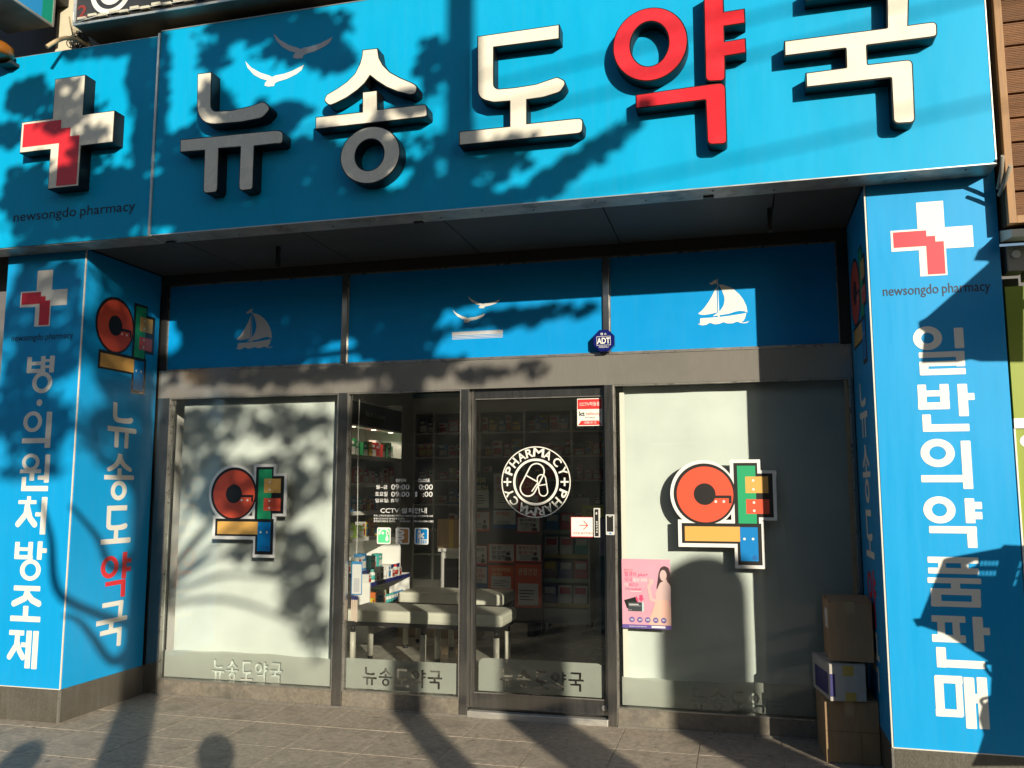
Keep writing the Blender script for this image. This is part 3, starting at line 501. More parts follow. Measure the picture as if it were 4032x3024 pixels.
# soffit behind the sign, in boards
sof = empty('entrance_soffit', (-0.8, 0.4, 3.24), 'dark grey boarded soffit over the recessed shop entrance', 'soffit')
xs = [XL + .002, -2.62, -1.72, -0.72, 0.30, 1.30, XR - .002]
for a, b in zip(xs, xs[1:]): box('soffit_board', a + .004, b - .004, -0.002, DY + 0.06, 3.248, 3.275, M_SOFF, sof)
box('soffit_backing', XL0, XR1, 0.0, DY + 0.3, 3.28, 3.40, M_DARK, sof)
for x in (-2.05, 1.28): box('hanger_bracket', x - .012, x + .012, 0.30, 0.325, 3.10, 3.247, M_DARK, sof)
for x, y in ((-2.7, -.05), (-0.9, -.03), (.9, -.06)): box('cable_clip', x, x + .06, y, y + .03, 3.225, 3.2445, M_DARK, sof)

# ================================================================== FASCIA SIGN
sg = empty('fascia_sign', (-0.8, -S, ZSB), 'long bright blue fascia sign with cream and red raised Korean letters', 'shop sign')
M_SB = mat('sign_box_metal', (0.42, 0.40, 0.35), 0.45, 0.5, var=0.25, vscale=6, stretch=(2, 2, 2), var2=(0.20, 0.17, 0.13), v2scale=5)
box('sign_box', -5.2, SJ - .009, -S + .007, -0.006, ZSB - .003, ZST - .03, M_SB, sg)
box('sign_box', SJ + .009, SR, -S + .006, -0.004, ZSB, ZST, M_SB, sg)
box('joint_strip', SJ - .0085, SJ + .0085, -S - .010, -0.03, ZSB - .004, ZST - .02, M_ALU, sg)
box('sign_panel', -5.195, SJ - .0095, -S, -S + .0065, ZSB + .004, ZST - .038, M_SIGN, sg)
box('sign_panel', SJ + .0095, SR - .007, -S, -S + .0055, ZSB + .007, ZST - .007, M_SIGN, sg)
box('edge_trim', SJ + .01, SR - .0005, -S - .003, -S + .005, ZSB + .0005, ZSB + .0065, M_ALU, sg)
box('edge_trim', SR - .0065, SR - .0005, -S - .0025, -S + .005, ZSB + .007, ZST - .0075, M_ALU, sg)
box('edge_trim', SJ + .01, SR - .0005, -S - .003, -S + .005, ZST - .0065, ZST - .0005, M_ALU, sg)
TF = front(-S)
def two_words(r, tr, par):
    w = r[2] - r[0]
    text('lettering', 'newsongdo', (r[0], r[1], r[0] + w * .525, r[3]), tr, M_DARKP, par, .002, .004)
    text('lettering', 'pharmacy', (r[0] + w * .558, r[1], r[2], r[3]), tr, M_DARKP, par, .002, .004)
for k, m in (('nyu', M_CREAM), ('song', M_CREAM), ('do', M_CREAM), ('yak', M_RED), ('guk', M_CREAM)):
    b = flat('letter', letter_cdt(k), TF, M_RET, sg, T, 0.001)
    b['label'] = ('red' if k == 'yak' else 'cream') + ' raised Korean sign letter with black sides'
    flat('letter_face', letter_cdt(k, None, 0.007), TF, m, b, T + .004, T + .0002)
for k in range(15):                                   # rivets along the lower metal edge
    x = -2.45 + k * .34 + rnd.uniform(-.05, .05); bm = bmesh.new(); add_lathe(bm, [(.006, 0), (.005, .003)], (x, -S + .045 + .07 * (k % 2), ZSB - .0034), 10); finish('rivet', bm, M_DARK, sg)
cb = flat('cross', cdt([unit(CROSS_W, DATA['CROSS']['sign'])]), TF, M_RET, sg, T, 0.001)
cr = DATA['CROSS']['sign']
flat('cross_face', cdt([inset(unit(CROSS_W, cr), .006)]), TF, M_CREAM, cb, T + .003, T + .0002)
flat('cross_red', cdt([unit(CROSS_R, cr)]), TF, M_RED, cb, T + .005)
two_words(DATA['TXT']['sign'], TF, sg)
for i, bd in enumerate(DATA['BIRDS']):
    flat('bird_print', cdt([[q[:2] for q in bd]]), TF, M_WHITE if i == 0 else M_GREYP, sg, .002)  # second bird greyer: its shade is put into the print colour

# ================================================================== PILLARS
def pillar(x0, x1, inner, label):
    o = empty('clad_pillar', ((x0 + x1) / 2, 0.4, 0), label, 'pillar')
    box('pillar_core', x0 + .02, x1 - .02, 0.02, DY + 0.1, 0.0, 3.40, M_DARK, o)
    box('plinth', x0, x1, -0.002, DY + 0.02, -0.004, 0.2135, M_GRAN, o, 0.003)
    box('front_panel', x0, x1 - .006 if inner > 0 else x1, 0.0, 0.0185, 0.2155, 3.30, M_COLB, o) if inner > 0 else box('front_panel', x0 + .006, x1, 0.0, 0.0185, 0.2155, 3.30, M_COLB, o)
    if inner > 0: box('side_panel', x1 - .0185, x1, 0.019, DY - .04, 0.2155, 3.24, M_COLB, o)
    else: box('side_panel', x0, x0 + .0185, 0.019, DY - .04, 0.2155, 3.24, M_COLB, o)
    xc = x1 if inner > 0 else x0
    box('corner_trim', xc - .0055, xc + .0025, -.0025, .006, 0.2155, 3.235, mat('pale_corner_trim', (0.72, 0.69, 0.60), 0.4), o)
    box('corner_trim', xc - .009, xc + .003, -.0055, .010, -0.002, 0.213, M_TRIM, o)
    box('sill_trim', x0 + .0, x1 - .0, -.004, -.0001, 0.2137, 0.219, mat('pale_corner_trim', (0.72, 0.69, 0.60), 0.4), o)
    return o
PLf = pillar(XL0, XL, 1, 'blue clad pillar with white Korean writing, dappled with leaf shade')
PRt = pillar(XR, XR1, -1, 'blue clad pillar beside stacked cardboard boxes, sunlit white Korean writing')
FC = front(0.0); LSD = lside(XL); RSD = rside(XR)
for par, key, tk in ((PLf, 'left', 'lcol'), (PRt, 'right', 'rcol')):
    r = DATA['CROSS'][key]
    flats('cross_print', [(cdt([unit(CROSS_W, r)]), M_WHITE, .0015), (cdt([unit(CROSS_R, r)]), M_REDP, .0025)], FC, par)
    two_words(DATA['TXT'][tk], FC, par)
for par, key in ((PLf, 'LCOL'), (PRt, 'RCOL')):
    for g in DATA[key]:
        lo = []; ho = []
        for it in g:
            if it[0] == 'R': lo.append(rectl(*it[1], 0.005))
            elif it[0] == 'S': lo += stroke(it[1], it[2])
            else: lo.append(ellipse(*it[1])); ho.append(ellipse(*it[2]))
        flat('letter_print', cdt(lo, ho if len(g) > 1 else []), FC, M_WHITE, par, .0015)

# colour block logo, reused on boards and pillars
LG = DATA['LOGO']
def sh(it): return ellipse(*it[1:]) if it[0] == 'E' else rectl(*it[1:])
LGW = bbox([sh(i) for i in LG['white']]); LGB = bbox([sh(i) for i in LG['black']])
M_LR = mat('logo_red', (0.74, 0.095, 0.045), 0.4); M_LG = mat('logo_green', (0.02, 0.36, 0.15), 0.4); M_LY = mat('logo_yellow', (0.72, 0.40, 0.10), 0.4); M_LB = mat('logo_blue', (0.0, 0.21, 0.56), 0.4)
def logo(name, tr, src, dst, parent, board, d):
    mp = lambda lp: map_loop(lp, src, dst)
    if board:
        base = flat(name, cdt([mp(sh(i)) for i in LG['white']]), tr, M_OFFW, parent, d, d - .014); d += .0006
        flat('black_outline', cdt([mp(sh(i)) for i in LG['black']]), tr, M_BLACK, base, d)
    else:
        base = flat(name, cdt([mp(sh(i)) for i in LG['black']]), tr, M_BLACK, parent, d)
    d += .0008
    rr = mp(ellipse(*LG['red'][1:]))
    its = [('red_ring', cdt([rr], [mp(sh(LG['hole']))] + [mp(sh(s)) for s in LG['slit']]), M_LR),
           ('green_bar', cdt([mp(rectl(*LG['green']))], [mp(rectl(*LG['yel'])), mp(rectl(*LG['red2']))]), M_LG),
           ('yellow_block', cdt([mp(rectl(*LG['yel']))]), M_LY), ('red_block', cdt([mp(rectl(*LG['red2']))]), M_LR),
           ('yellow_bar', cdt([mp(rectl(*LG['bar']))]), M_LY), ('blue_block', cdt([mp(rectl(*LG['blue']))]), M_LB)]
    if parent is None:
        for n_, vf, m in its: flat(n_, vf, tr, m, base, d)
        flat('white_dots', cdt([mp(ellipse(*q, 14)) for q in LG['dots']]), tr, M_WHITE, base, d + .0006)
        text('registered_mark', 'R', (map_loop([LG['reg'][:2]], src, dst)[0].x + .007, map_loop([LG['reg'][:2]], src, dst)[0].y + .007, map_loop([LG['reg'][2:]], src, dst)[0].x - .007, map_loop([LG['reg'][2:]], src, dst)[0].y - .007), tr, M_NAVY, base, d + .0006)
        rg = LG['reg']; c = mp([((rg[0] + rg[2]) / 2, (rg[1] + rg[3]) / 2)])[0]; w = (rg[2] - rg[0]) * .5
        flat('registered_mark', cdt([circ(c, w)], [circ(c, w - .0022)]), tr, M_NAVY, base, d + .0006)
    else:
        flats('logo_colours', [(vf, m, d) for n_, vf, m in its] + [(cdt([mp(ellipse(*q, 12)) for q in LG['dots']]), M_WHITE, d + .0006)], tr, base)
    return base
l = DATA['LSLOGO']
logo('logo_print', LSD, LGB, l, PLf, False, .0015)
logo('logo_print', RSD, LGB, (-l[2], l[1], -l[0], l[3]), PRt, False, .0015)
for k, r in DATA['LSIDE']:
    m = mat('side_red_print', (0.70, 0.02, 0.03), 0.45) if k == 'yak' else M_WHITE
    flat('letter_print', letter_cdt(k, r), LSD, m, PLf, .0015)
    flat('letter_print', letter_cdt(k, (-r[2], r[1], -r[0], r[3])), RSD, m, PRt, .0015)

# ================================================================== SHOPFRONT
sf = empty('shopfront', (-0.8, DY, 0), 'recessed glass shopfront with steel frame, frosted windows and blue panels above', 'shopfront')
POST = [(XL + .001, -3.27), (-1.82, -1.745), (-.86, -.80), (.172, .235), (1.76, XR - .001)]
for a, b in POST: box('post', a, b, DY - .02, DY + .07, 0.0, ZHB - .001, M_MUL, sf, .003)
box('header_band', XL + .001, XR - .001, DY - .012, DY + .08, ZHB, ZHT - .002, M_STEEL, sf)
box('header_lip', XL + .002, XR - .002, DY - .018, DY - .0125, ZHT - .012, ZHT - .003, M_TRIM, sf)
box('top_beam', XL + .001, XR - .001, DY - .03, DY + .06, ZUT + .001, 3.247, mat('dark_beam', (0.10, 0.085, 0.07), 0.35, 0.6), sf)
for x in (XM1, XM3): box('transom_mullion', x - .022, x + .022, DY - .022, DY + .05, ZHT - .001, ZUT, M_MUL, sf, .002)
box('transom_mullion', XL + .001, XL + .055, DY - .022, DY + .05, ZHT - .001, ZUT, M_DARK, sf, .002)
box('transom_mullion', 1.715, XR - .001, DY - .022, DY + .05, ZHT - .001, ZUT, M_DARK, sf, .002)
tp = []
for a, b in ((XL + .056, XM1 - .023), (XM1 + .023, XM3 - .023), (XM3 + .023, 1.714)):
    o = box('transom_panel', a + .006, b - .006, DY, DY + .03, ZHT + .008, ZUT - .008, M_PANB, sf); tp.append(o)
    bm = bmesh.new()
    for q in ((a, a + .0055, ZHT, ZUT), (b - .0055, b, ZHT, ZUT)): add_box(bm, q[0], q[1], DY - .004, DY + .02, q[2], q[3])
    for q in ((ZHT, ZHT + .0075), (ZUT - .0075, ZUT)): add_box(bm, a + .0058, b - .0058, DY - .0045, DY + .02, q[0], q[1])
    finish('panel_trim', bm, M_TRIM, o)
FS = front(DY)
boat = [fillet(q) for q in DATA['BOAT']]; bbx = bbox(boat)
flat('boat_print', cdt(boat), FS, M_WHITE, tp[2], .0015)
flat('boat_print', cdt([map_loop(q, bbx, DATA['BOAT2']) for q in boat]), FS, M_GREYP, tp[0], .0015)
b0 = [q[:2] for q in DATA['BIRDS'][0]]; bb0 = bbox([b0])
for r in DATA['BIRDS2']: flat('bird_print', cdt([map_loop(b0, bb0, r)]), FS, M_WHITE, tp[1], .0015)
flat('stripe_print', cdt([rectl(*r) for r in DATA['BARS']]), FS, M_GREYP, tp[1], .0015)

def frame_mesh(bm, x0, x1, z0, z1, w, y0, y1):
    add_box(bm, x0, x0 + w, y0, y1, z0, z1); add_box(bm, x1 - w, x1, y0, y1, z0, z1)
    add_box(bm, x0 + w + .0002, x1 - w - .0002, y0 - .0006, y1, z0, z0 + w); add_box(bm, x0 + w + .0002, x1 - w - .0002, y0 - .0006, y1, z1 - w, z1)
def window(x0, x1, z0, z1, label=None):
    bm = bmesh.new(); frame_mesh(bm, x0 + .0005, x1 - .0005, z0, z1, .009, DY - .016, DY + .03); bmesh.ops.recalc_face_normals(bm, faces=bm.faces)
    o = finish('window', bm, M_TRIM, sf)
    if label: o['label'] = label
    return o
ZB = 0.1146
def blind(x0, x1, par):
    bm = bmesh.new(); nx, nz = 36, 30; g = []
    for i in range(nx + 1):
        for j in range(nz + 1):
            u_, v_ = i / nx, j / nz
            off = .0045 * math.sin(u_ * 9 + v_ * 1.3 + x0) * (1 - .5 * v_) + .0025 * math.sin(u_ * 23 - v_ * 4) + .002 * math.sin(v_ * 14 + u_ * 5)
            g.append(bm.verts.new((x0 + (x1 - x0) * u_, DY + .112 + off, .138 + (ZHB + .04 - .138) * v_)))
    for i in range(nx):
        for j in range(nz):
            a = i * (nz + 1) + j; bm.faces.new((g[a], g[a + nz + 1], g[a + nz + 2], g[a + 1]))
    return finish('blind', bm, M_BLIND, par, True)
wl_ = window(-3.27, -1.82, ZB, ZHB - .002, 'window covered by a pale blind with peeling frosted strip')
wp_ = window(-1.745, -.86, ZB, ZHB - .002, 'clear side pane with opening hours lettering')
wr_ = window(.235, 1.76, ZB, ZHB - .002, 'window covered by a pale blind beside the right pillar')
for a, b in ((-3.27, -1.82), (-1.745, -.86), (.235, 1.76)):
    box('base_stone', a + .001, b - .001, DY - .010, DY + .06, 0.0, ZB - .001, M_BASE, sf, .002)
box('floor_strip', XL + .003, -.802, DY - .028, DY - .0205, -.004, .012, M_TRIM, sf); box('floor_strip', .237, XR - .003, DY - .028, DY - .0205, -.004, .012, M_TRIM, sf)
box('glass', -3.254, -1.836, DY + .012, DY + .018, ZB + .016, ZHB - .018, M_GLASSW, wl_)
box('glass', -1.729, -.876, DY + .012, DY + .018, ZB + .016, ZHB - .018, M_GLASS, wp_)
box('glass', .251, 1.744, DY + .012, DY + .018, ZB + .016, ZHB - .018, M_GLASSW, wr_)
blind(-3.225, -1.832, wl_)
blind(.285, 1.738, wr_)
box('blind_bar', -3.225, -1.832, DY + .104, DY + .122, 0.118, 0.1375, mat('blind_bar', (0.6, 0.6, 0.55), 0.5), wl_)
box('blind_bar', .285, 1.738, DY + .104, DY + .122, 0.118, 0.1375, mat('blind_bar', (0.6, 0.6, 0.55), 0.5), wr_)
box('blind_edge_strip', .268, .30, DY + .05, DY + .06, .2, ZHB - .05, mat('pale_strip', (0.8, 0.8, 0.7), 0.5), wr_)
# frosted strips with the shop name cut out
def film(r, tr_, top, parent, d, hole=True, rad=0.0):
    x0, z0, x1, z1 = r
    if rad: lp = fillet([(x0, z0, 0), (x1, z0, 0), (x1, z1, rad), (x0, z1, rad)], 6)
    else:
        lp = [Vector((x0, z0)), Vector((x1, z0))]
        n = 14
        for k in range(n + 1):
            t = k / n; lp.append(Vector((x1 + (x0 - x1) * t, z1 + top(t))))
    ins = []; outs = []
    if hole:
        hx0, hz0, hx1, hz1 = hole; w = (hx1 - hx0) / 5.0
        for i, k in enumerate(('nyu', 'song', 'do', 'yak', 'guk')):
            dst = (hx0 + i * w + w * .06, hz0, hx0 + (i + 1) * w - w * .06, hz1)
            for o_, i_ in LOOPS[k]:
                outs.append(map_loop(o_, LBOX[k], dst))
                if i_: ins.append(map_loop(i_, LBOX[k], dst))
    return flat('frosted_film', cdt([lp], outs, ins), tr_, M_FILM, parent, d)
FG = front(DY + .012)
H = DATA['FILMTXT']
film((-3.235, ZB + .018, -1.85, .325), FG, lambda t: .012 * math.sin(3 * t) + .004 * math.sin(23 * t), wl_, -.009, H[0])
film((-1.727, ZB + .018, -.878, .340), FG, lambda t: 0.0, wp_, -.009, H[1])
film((.262, ZB + .018, 1.742, .318), FG, lambda t: .010 * math.sin(5 * t + 1) + .006 * math.sin(31 * t), wr_, -.009, H[3])
M_RES = mat('tape_residue', (.62, .62, .56), .5)
for x, z, w, h, pr_ in ((.275, .30, .16, .010, wr_), (.46, .292, .22, .008, wr_), (.9, .318, .5, .006, wr_), (-3.23, .318, .3, .007, wl_), (-2.6, .332, .5, .005, wl_), (-1.97, .322, .11, .008, wl_)):
    flat('tape_residue', cdt([[(x, z), (x + w, z - .012), (x + w, z - .012 + h), (x + w * .5, z + h * .2), (x, z + h)]]), FG, M_RES, pr_, -.0105)
# opening hours and pictograms on the side pane
for s, r in DATA['HOURS']: text('hours_lettering', s, r, FG, M_HOURS, wp_, .0012, 0.006)
IC = DATA['ICONS']
M_IG = mat('icon_green', (0.10, 0.62, 0.28), 0.4); M_IB = mat('icon_brown', (0.42, 0.20, 0.06), 0.4); M_IU = mat('icon_blue', (0.0, 0.24, 0.60), 0.4)
def U(r, pts): return [Vector((r[0] + x * (r[2] - r[0]), r[3] - y * (r[3] - r[1]))) for x, y in pts]
for i, (r, m) in enumerate(zip(IC, (M_IG, M_IB, M_IU))):
    w = r[2] - r[0]; its = [(cdt([rectl(*r, .012)]), M_WHITE, .0012), (cdt([rectl(r[0] + .009, r[1] + .009, r[2] - .009, r[3] - .009, .006)]), m, .0018)]
    if i == 0:
        arc = U(r, [(.5 - .33 * math.cos(t), .42 - .36 * math.sin(t)) for t in [k * math.pi / 12 for k in range(13)]])
        its.append((cdt(stroke(arc, w * .13, cap=False)), M_WHITE, .0024))
        its.append((cdt([circ(U(r, [(.42, .34)])[0], w * .09), circ(U(r, [(.73, .34)])[0], w * .09), U(r, [(.73, .40), (.82, .62), (.85, .72), (.80, .80), (.73, .83), (.66, .80), (.61, .72), (.64, .62)])]), M_WHITE, .0024))
    elif i == 1:
        pth = U(r, [(.25, .08), (.30, .2), (.5, .22), (.58, .3), (.5, .38), (.25, .38), (.2, .45), (.25, .52), (.5, .52), (.58, .6), (.5, .68), (.25, .68), (.2, .76), (.25, .84), (.40, .84), (.42, .94)])
        its.append((cdt([U(r, [(.06, .08), (.22, .08), (.18, .94), (.06, .94)])]), M_WHITE, .0021)); its.append((cdt(stroke(pth, w * .13, cap=True)), M_WHITE, .0024))
    else:
        its.append((cdt(stroke(U(r, [(.33, .22), (.33, .92)]), w * .22) + stroke(U(r, [(.33, .55), (.68, .32)]), w * .13, cap=False) + stroke(U(r, [(.4, .45), (.68, .6)]), w * .13, cap=False) + [U(r, [(.42, .68), (.92, .68), (.92, .94), (.42, .94)])]), M_WHITE, .0024))
        its.append((cdt([U(r, [(x, .74), (x + .08, .74), (x + .08, .94), (x, .94)]) for x in (.50, .64, .79)] + [U(r, [(.29, .28), (.37, .28), (.37, .36), (.29, .36)]), U(r, [(.29, .64), (.37, .64), (.37, .94), (.29, .94)])]), m, .0030))
    flats('pictogram', its, FG, wp_)
bm = bmesh.new()                                    # bead chain of the blind, behind the pane
for k in range(110):
    z = 2.22 - k * .0105; x = -1.695 - .004 * math.sin(k * .05); add_lathe(bm, [(.0005, -.004), (.004, -.002), (.004, .002), (.0005, .004)], (x, DY + .08, z), 6)
finish('bead_chain', bm, M_OFFW, wp_)

# sliding door
dy = DY + .038
bm = bmesh.new()
add_box(bm, -.798, .170, dy, dy + .04, 2.190, ZHB - .004); add_box(bm, -.798, .170, dy, dy + .04, .052, .150)
add_box(bm, -.798, -.768, dy + .001, dy + .039, .1502, 2.1898); add_box(bm, .150, .170, dy + .001, dy + .039, .1502, 2.1898)
bmesh.ops.recalc_face_normals(bm, faces=bm.faces)
door = finish('door', bm, M_MUL, sf); door['label'] = 'glass sliding door with round white pharmacy emblem'
box('glass', -.768, .150, dy + .016, dy + .024, .150, 2.190, M_GLASS, door)
box('door_track', -.799, .171, DY - .03, DY + .10, -.004, .040, M_ALU, sf, .004)
box('track_groove', -.797, .169, DY + .02, DY + .034, .0402, .046, M_DARK, sf)
box('glazing_strip', -.768, .150, dy - .004, dy - .0002, 2.186, 2.192, M_TRIM, door); box('glazing_strip', -.768, .150, dy - .004, dy - .0002, .148, .155, M_TRIM, door)
bm = bmesh.new(); add_lathe(bm, [(.022, 0), (.022, .004), (.012, .006)], (0, 0, 0), 16)
for v in bm.verts: v.co = Vector((.140 + v.co.x, dy - .0002 - v.co.z, .098 + v.co.y))
finish('lock', bm, M_STEEL, door)
FD = front(dy + .016)
film((-.745, .158, .132, .380), FD, None, door, -.010, H[2], .05)
r = DATA['RING']; c = Vector(((r[0] + r[2]) / 2, (r[1] + r[3]) / 2)); Rr = (r[2] - r[0]) / 2
u = Rr / 393.0
flat('emblem', cdt([circ(c, Rr, 72), circ(c, 257 * u, 72)], [circ(c, Rr - 12 * u, 72)], []) if False else cdt([circ(c, Rr, 72)], [circ(c, Rr - 12 * u, 72)]), FD, M_WHITE, door, .0012)
flat('emblem', cdt([circ(c, 258 * u, 72)], [circ(c, 232 * u, 72)]), FD, M_WHITE, door, .0012)
for word, angs in (('PHARMACY', (157.7, 139.4, 120.5, 103, 84, 64.7, 42, 21)), ('PHARMACY', (-23, -43.5, -62.5, -80.5, -99.5, -118, -139, -158))):
    for ch, a in zip(word, angs):
        vf = fit(text_shape(ch, 0.022), (-(62 if ch == 'M' else 42) * u, -48 * u, (62 if ch == 'M' else 42) * u, 48 * u))
        t = R_(a - 90); ct, st = math.cos(t), math.sin(t); cc = c + Vector((math.cos(R_(a)), math.sin(R_(a)))) * (325 * u)
        flat('emblem_letter', ([(cc.x + x * ct - y * st, cc.y + x * st + y * ct) for x, y in vf[0]], vf[1]), FD, M_WHITE, door, .0012)
for sx in (-1, 1):
    q = c + Vector((sx * 325 * u, 0)); w = 46 * u; t = 9 * u
    flat('emblem_cross', cdt([rectl(q.x - w, q.y - t, q.x + w, q.y + t), rectl(q.x - t, q.y - w, q.x + t, q.y + w)]), FD, M_WHITE, door, .0012)
def capsule(cc, a, hl, hw, n=12):
    d = Vector((math.cos(a), math.sin(a))); nrm = Vector((-d.y, d.x)); P = []
    for s in (1, -1):
        for k in range(n + 1):
            t = -math.pi / 2 + math.pi * k / n
            P.append(cc + d * (s * (hl - hw)) + (d * math.cos(t) + nrm * math.sin(t)) * (hw * s))
    return P
def px(x, y): return c + Vector(((x - 785) * u, (1080 - y) * u))
big = capsule(px(745, 1057), R_(62), 192 * u, 88 * u); sml = capsule(px(861, 1118), R_(99), 118 * u, 48 * u)
lo = stroke(big, 15 * u, True) + stroke([px(683, 1012), px(800, 1076)], 14 * u) + stroke([px(800, 1100), px(742, 1182)], 13 * u)
flat('emblem_pill', cdt(lo, [], []), FD, M_WHITE, door, .0012)
flat('emblem_pill', cdt(stroke(sml, 12 * u, True) + stroke([px(812, 1121), px(910, 1106)], 12 * u)), FD, M_WHITE, door, .0018)
# stickers on the door
r = DATA['KT']; w = r[2] - r[0]; h = r[3] - r[1]
def sub(r, x0, y0, x1, y1): return (r[0] + x0 * (r[2] - r[0]), r[3] - y1 * (r[3] - r[1]), r[0] + x1 * (r[2] - r[0]), r[3] - y0 * (r[3] - r[1]))
M_KR = mat('sticker_red', (0.75, 0.035, 0.035), 0.4)
r = (r[0], r[1], 0.1475, r[3])
flats('security_sticker', [(cdt([rectl(*r, .004)]), M_WHITE, .0012), (cdt([rectl(*sub(r, .02, .03, .98, .39))]), M_KR, .0018),
    (cdt([fillet([Vector(q) .to_tuple() + (0,) for q in unit([(.03, .03), (.97, .03), (.84, .19), (.16, .19)], r)])]), M_KR, .0018),
    (fit(text_shape('CCTV작동중', .006), sub(r, .10, .13, .90, .28)), M_WHITE, .0024), (fit(text_shape('kt', .03), sub(r, .08, .47, .30, .64)), M_BLACK, .0018),
    (fit(text_shape('telecop', .004), sub(r, .35, .49, .95, .65)), M_KR, .0018), (fit(text_shape('케이티텔레캅', .004), sub(r, .30, .67, .72, .73)), M_BLACK, .0018),
    (fit(text_shape('1588-0112', .006), sub(r, .27, .84, .76, .92)), M_WHITE, .0024)], FD, door)
r = DATA['CARD']
flats('button_card', [(cdt([rectl(*r)]), M_KR, .0012), (cdt([rectl(r[0] + .003, r[1] + .005, r[2], r[3] - .003)]), M_WHITE, .0018),
    (cdt(stroke(U(r, [(.37, .41), (.74, .41)]), .0055, cap=False) + stroke(U(r, [(.55, .19), (.74, .41), (.55, .62)]), .0055, cap=False)), M_KR, .0024),
    (fit(text_shape('버튼을 눌러주세요!', .006), sub(r, .09, .74, .98, .86)), M_KR, .0024)], FD, door)
r = DATA['SWITCH']
r = (r[0], r[1], .1245, r[3])
sw = flat('push_switch', cdt([rectl(*r, .003)]), FD, mat('switch_frame', (0.66, 0.65, 0.60), 0.35), door, .018, .0)
flats('switch_face', [(cdt([rectl(r[0] + .006, r[1] + .007, r[2] - .010, r[3] - .008, .002)]), M_BLACK, .0185)] +
    [(fit(text_shape(chh, .02), sub(r, .34, .44 + k * .085, .62, .505 + k * .085)), M_WHITE, .019) for k, chh in enumerate('눌러주세요')] + [(fit(text_shape('B', .03), sub(r, .34, .14, .58, .22)), M_WHITE, .019)], FD, door)

# things fixed to the shopfront
r = DATA['DEVICE']; FP = front(DY - .02)
dv = flat('access_reader', cdt([rectl(.176, r[1], .232, r[3], .004)]), FP, mat('reader_shell', (0.62, 0.62, 0.60), 0.35), None, .022, .0)
flat('reader_face', cdt([rectl(.182, r[1] + .022, .226, r[3] - .008, .005)]), FP, M_BLACK, dv, .0228)
flat('reader_mark', cdt([rectl(.198, r[1] + .006, .212, r[1] + .015)]), FP, M_IU, dv, .0228)
flat('reader_slot', cdt([rectl(.195, r[3] - .0155, .215, r[3] - .0125)]), FP, M_WHITE, dv, .0234)
tag(dv, 'small white card reader with black face on the door post', 'card reader')
r = DATA['ADT']; FA = front(DY - .022)
oc = lambda k: [Vector(((r[0] + r[2]) / 2 + (r[2] - r[0]) / 2 * k / math.cos(math.pi / 8) * math.cos(math.pi / 8 + i * math.pi / 4), (r[1] + r[3]) / 2 + (r[3] - r[1]) / 2 * k / math.cos(math.pi / 8) * math.sin(math.pi / 8 + i * math.pi / 4))) for i in range(8)]
ab = flat('alarm_box', cdt([oc(1.0)]), FA, mat('alarm_navy', (0.008, 0.012, 0.11), 0.12, coat=1.0), None, .050, .0)
tag(ab, 'dark blue octagonal security alarm box above the door', 'alarm box')
flat('alarm_face', cdt([oc(.93)]), FA, mat('alarm_navy_face', (0.008, 0.014, 0.14), 0.10, coat=1.0), ab, .056, .0502)
cx, cz = (r[0] + r[2]) / 2, (r[1] + r[3]) / 2
flats('alarm_lettering', [(cdt([rectl(cx - .048, cz - .033, cx + .048, cz + .030)], [rectl(cx - .0455, cz - .0305, cx + .0455, cz + .0275)]), M_WHITE, .0568),
    (fit(text_shape('ADT', .03), (cx - .046, cz - .022, cx + .044, cz + .020)), M_WHITE, .0568), (fit(text_shape('캡 스', .02), (cx - .022, cz + .038, cx + .022, cz + .054)), M_WHITE, .0568),
    (fit(text_shape('WORLD No.1', .01), (cx - .034, cz - .050, cx + .034, cz - .039)), M_WHITE, .0568)], FA, ab)

# logo boards on the two frosted windows
FGB = front(DY + .012)
a = logo('logo_board', FGB, LGW, DATA['LOGO1'], None, True, .0145)
tag(a, 'colourful block letter sign board with white border on the sunlit window', 'sign board')
a = logo('logo_board', FGB, LGW, DATA['LOGO2'], None, True, .0145)
tag(a, 'colourful block letter sign board on the window dappled with leaf shade', 'sign board')

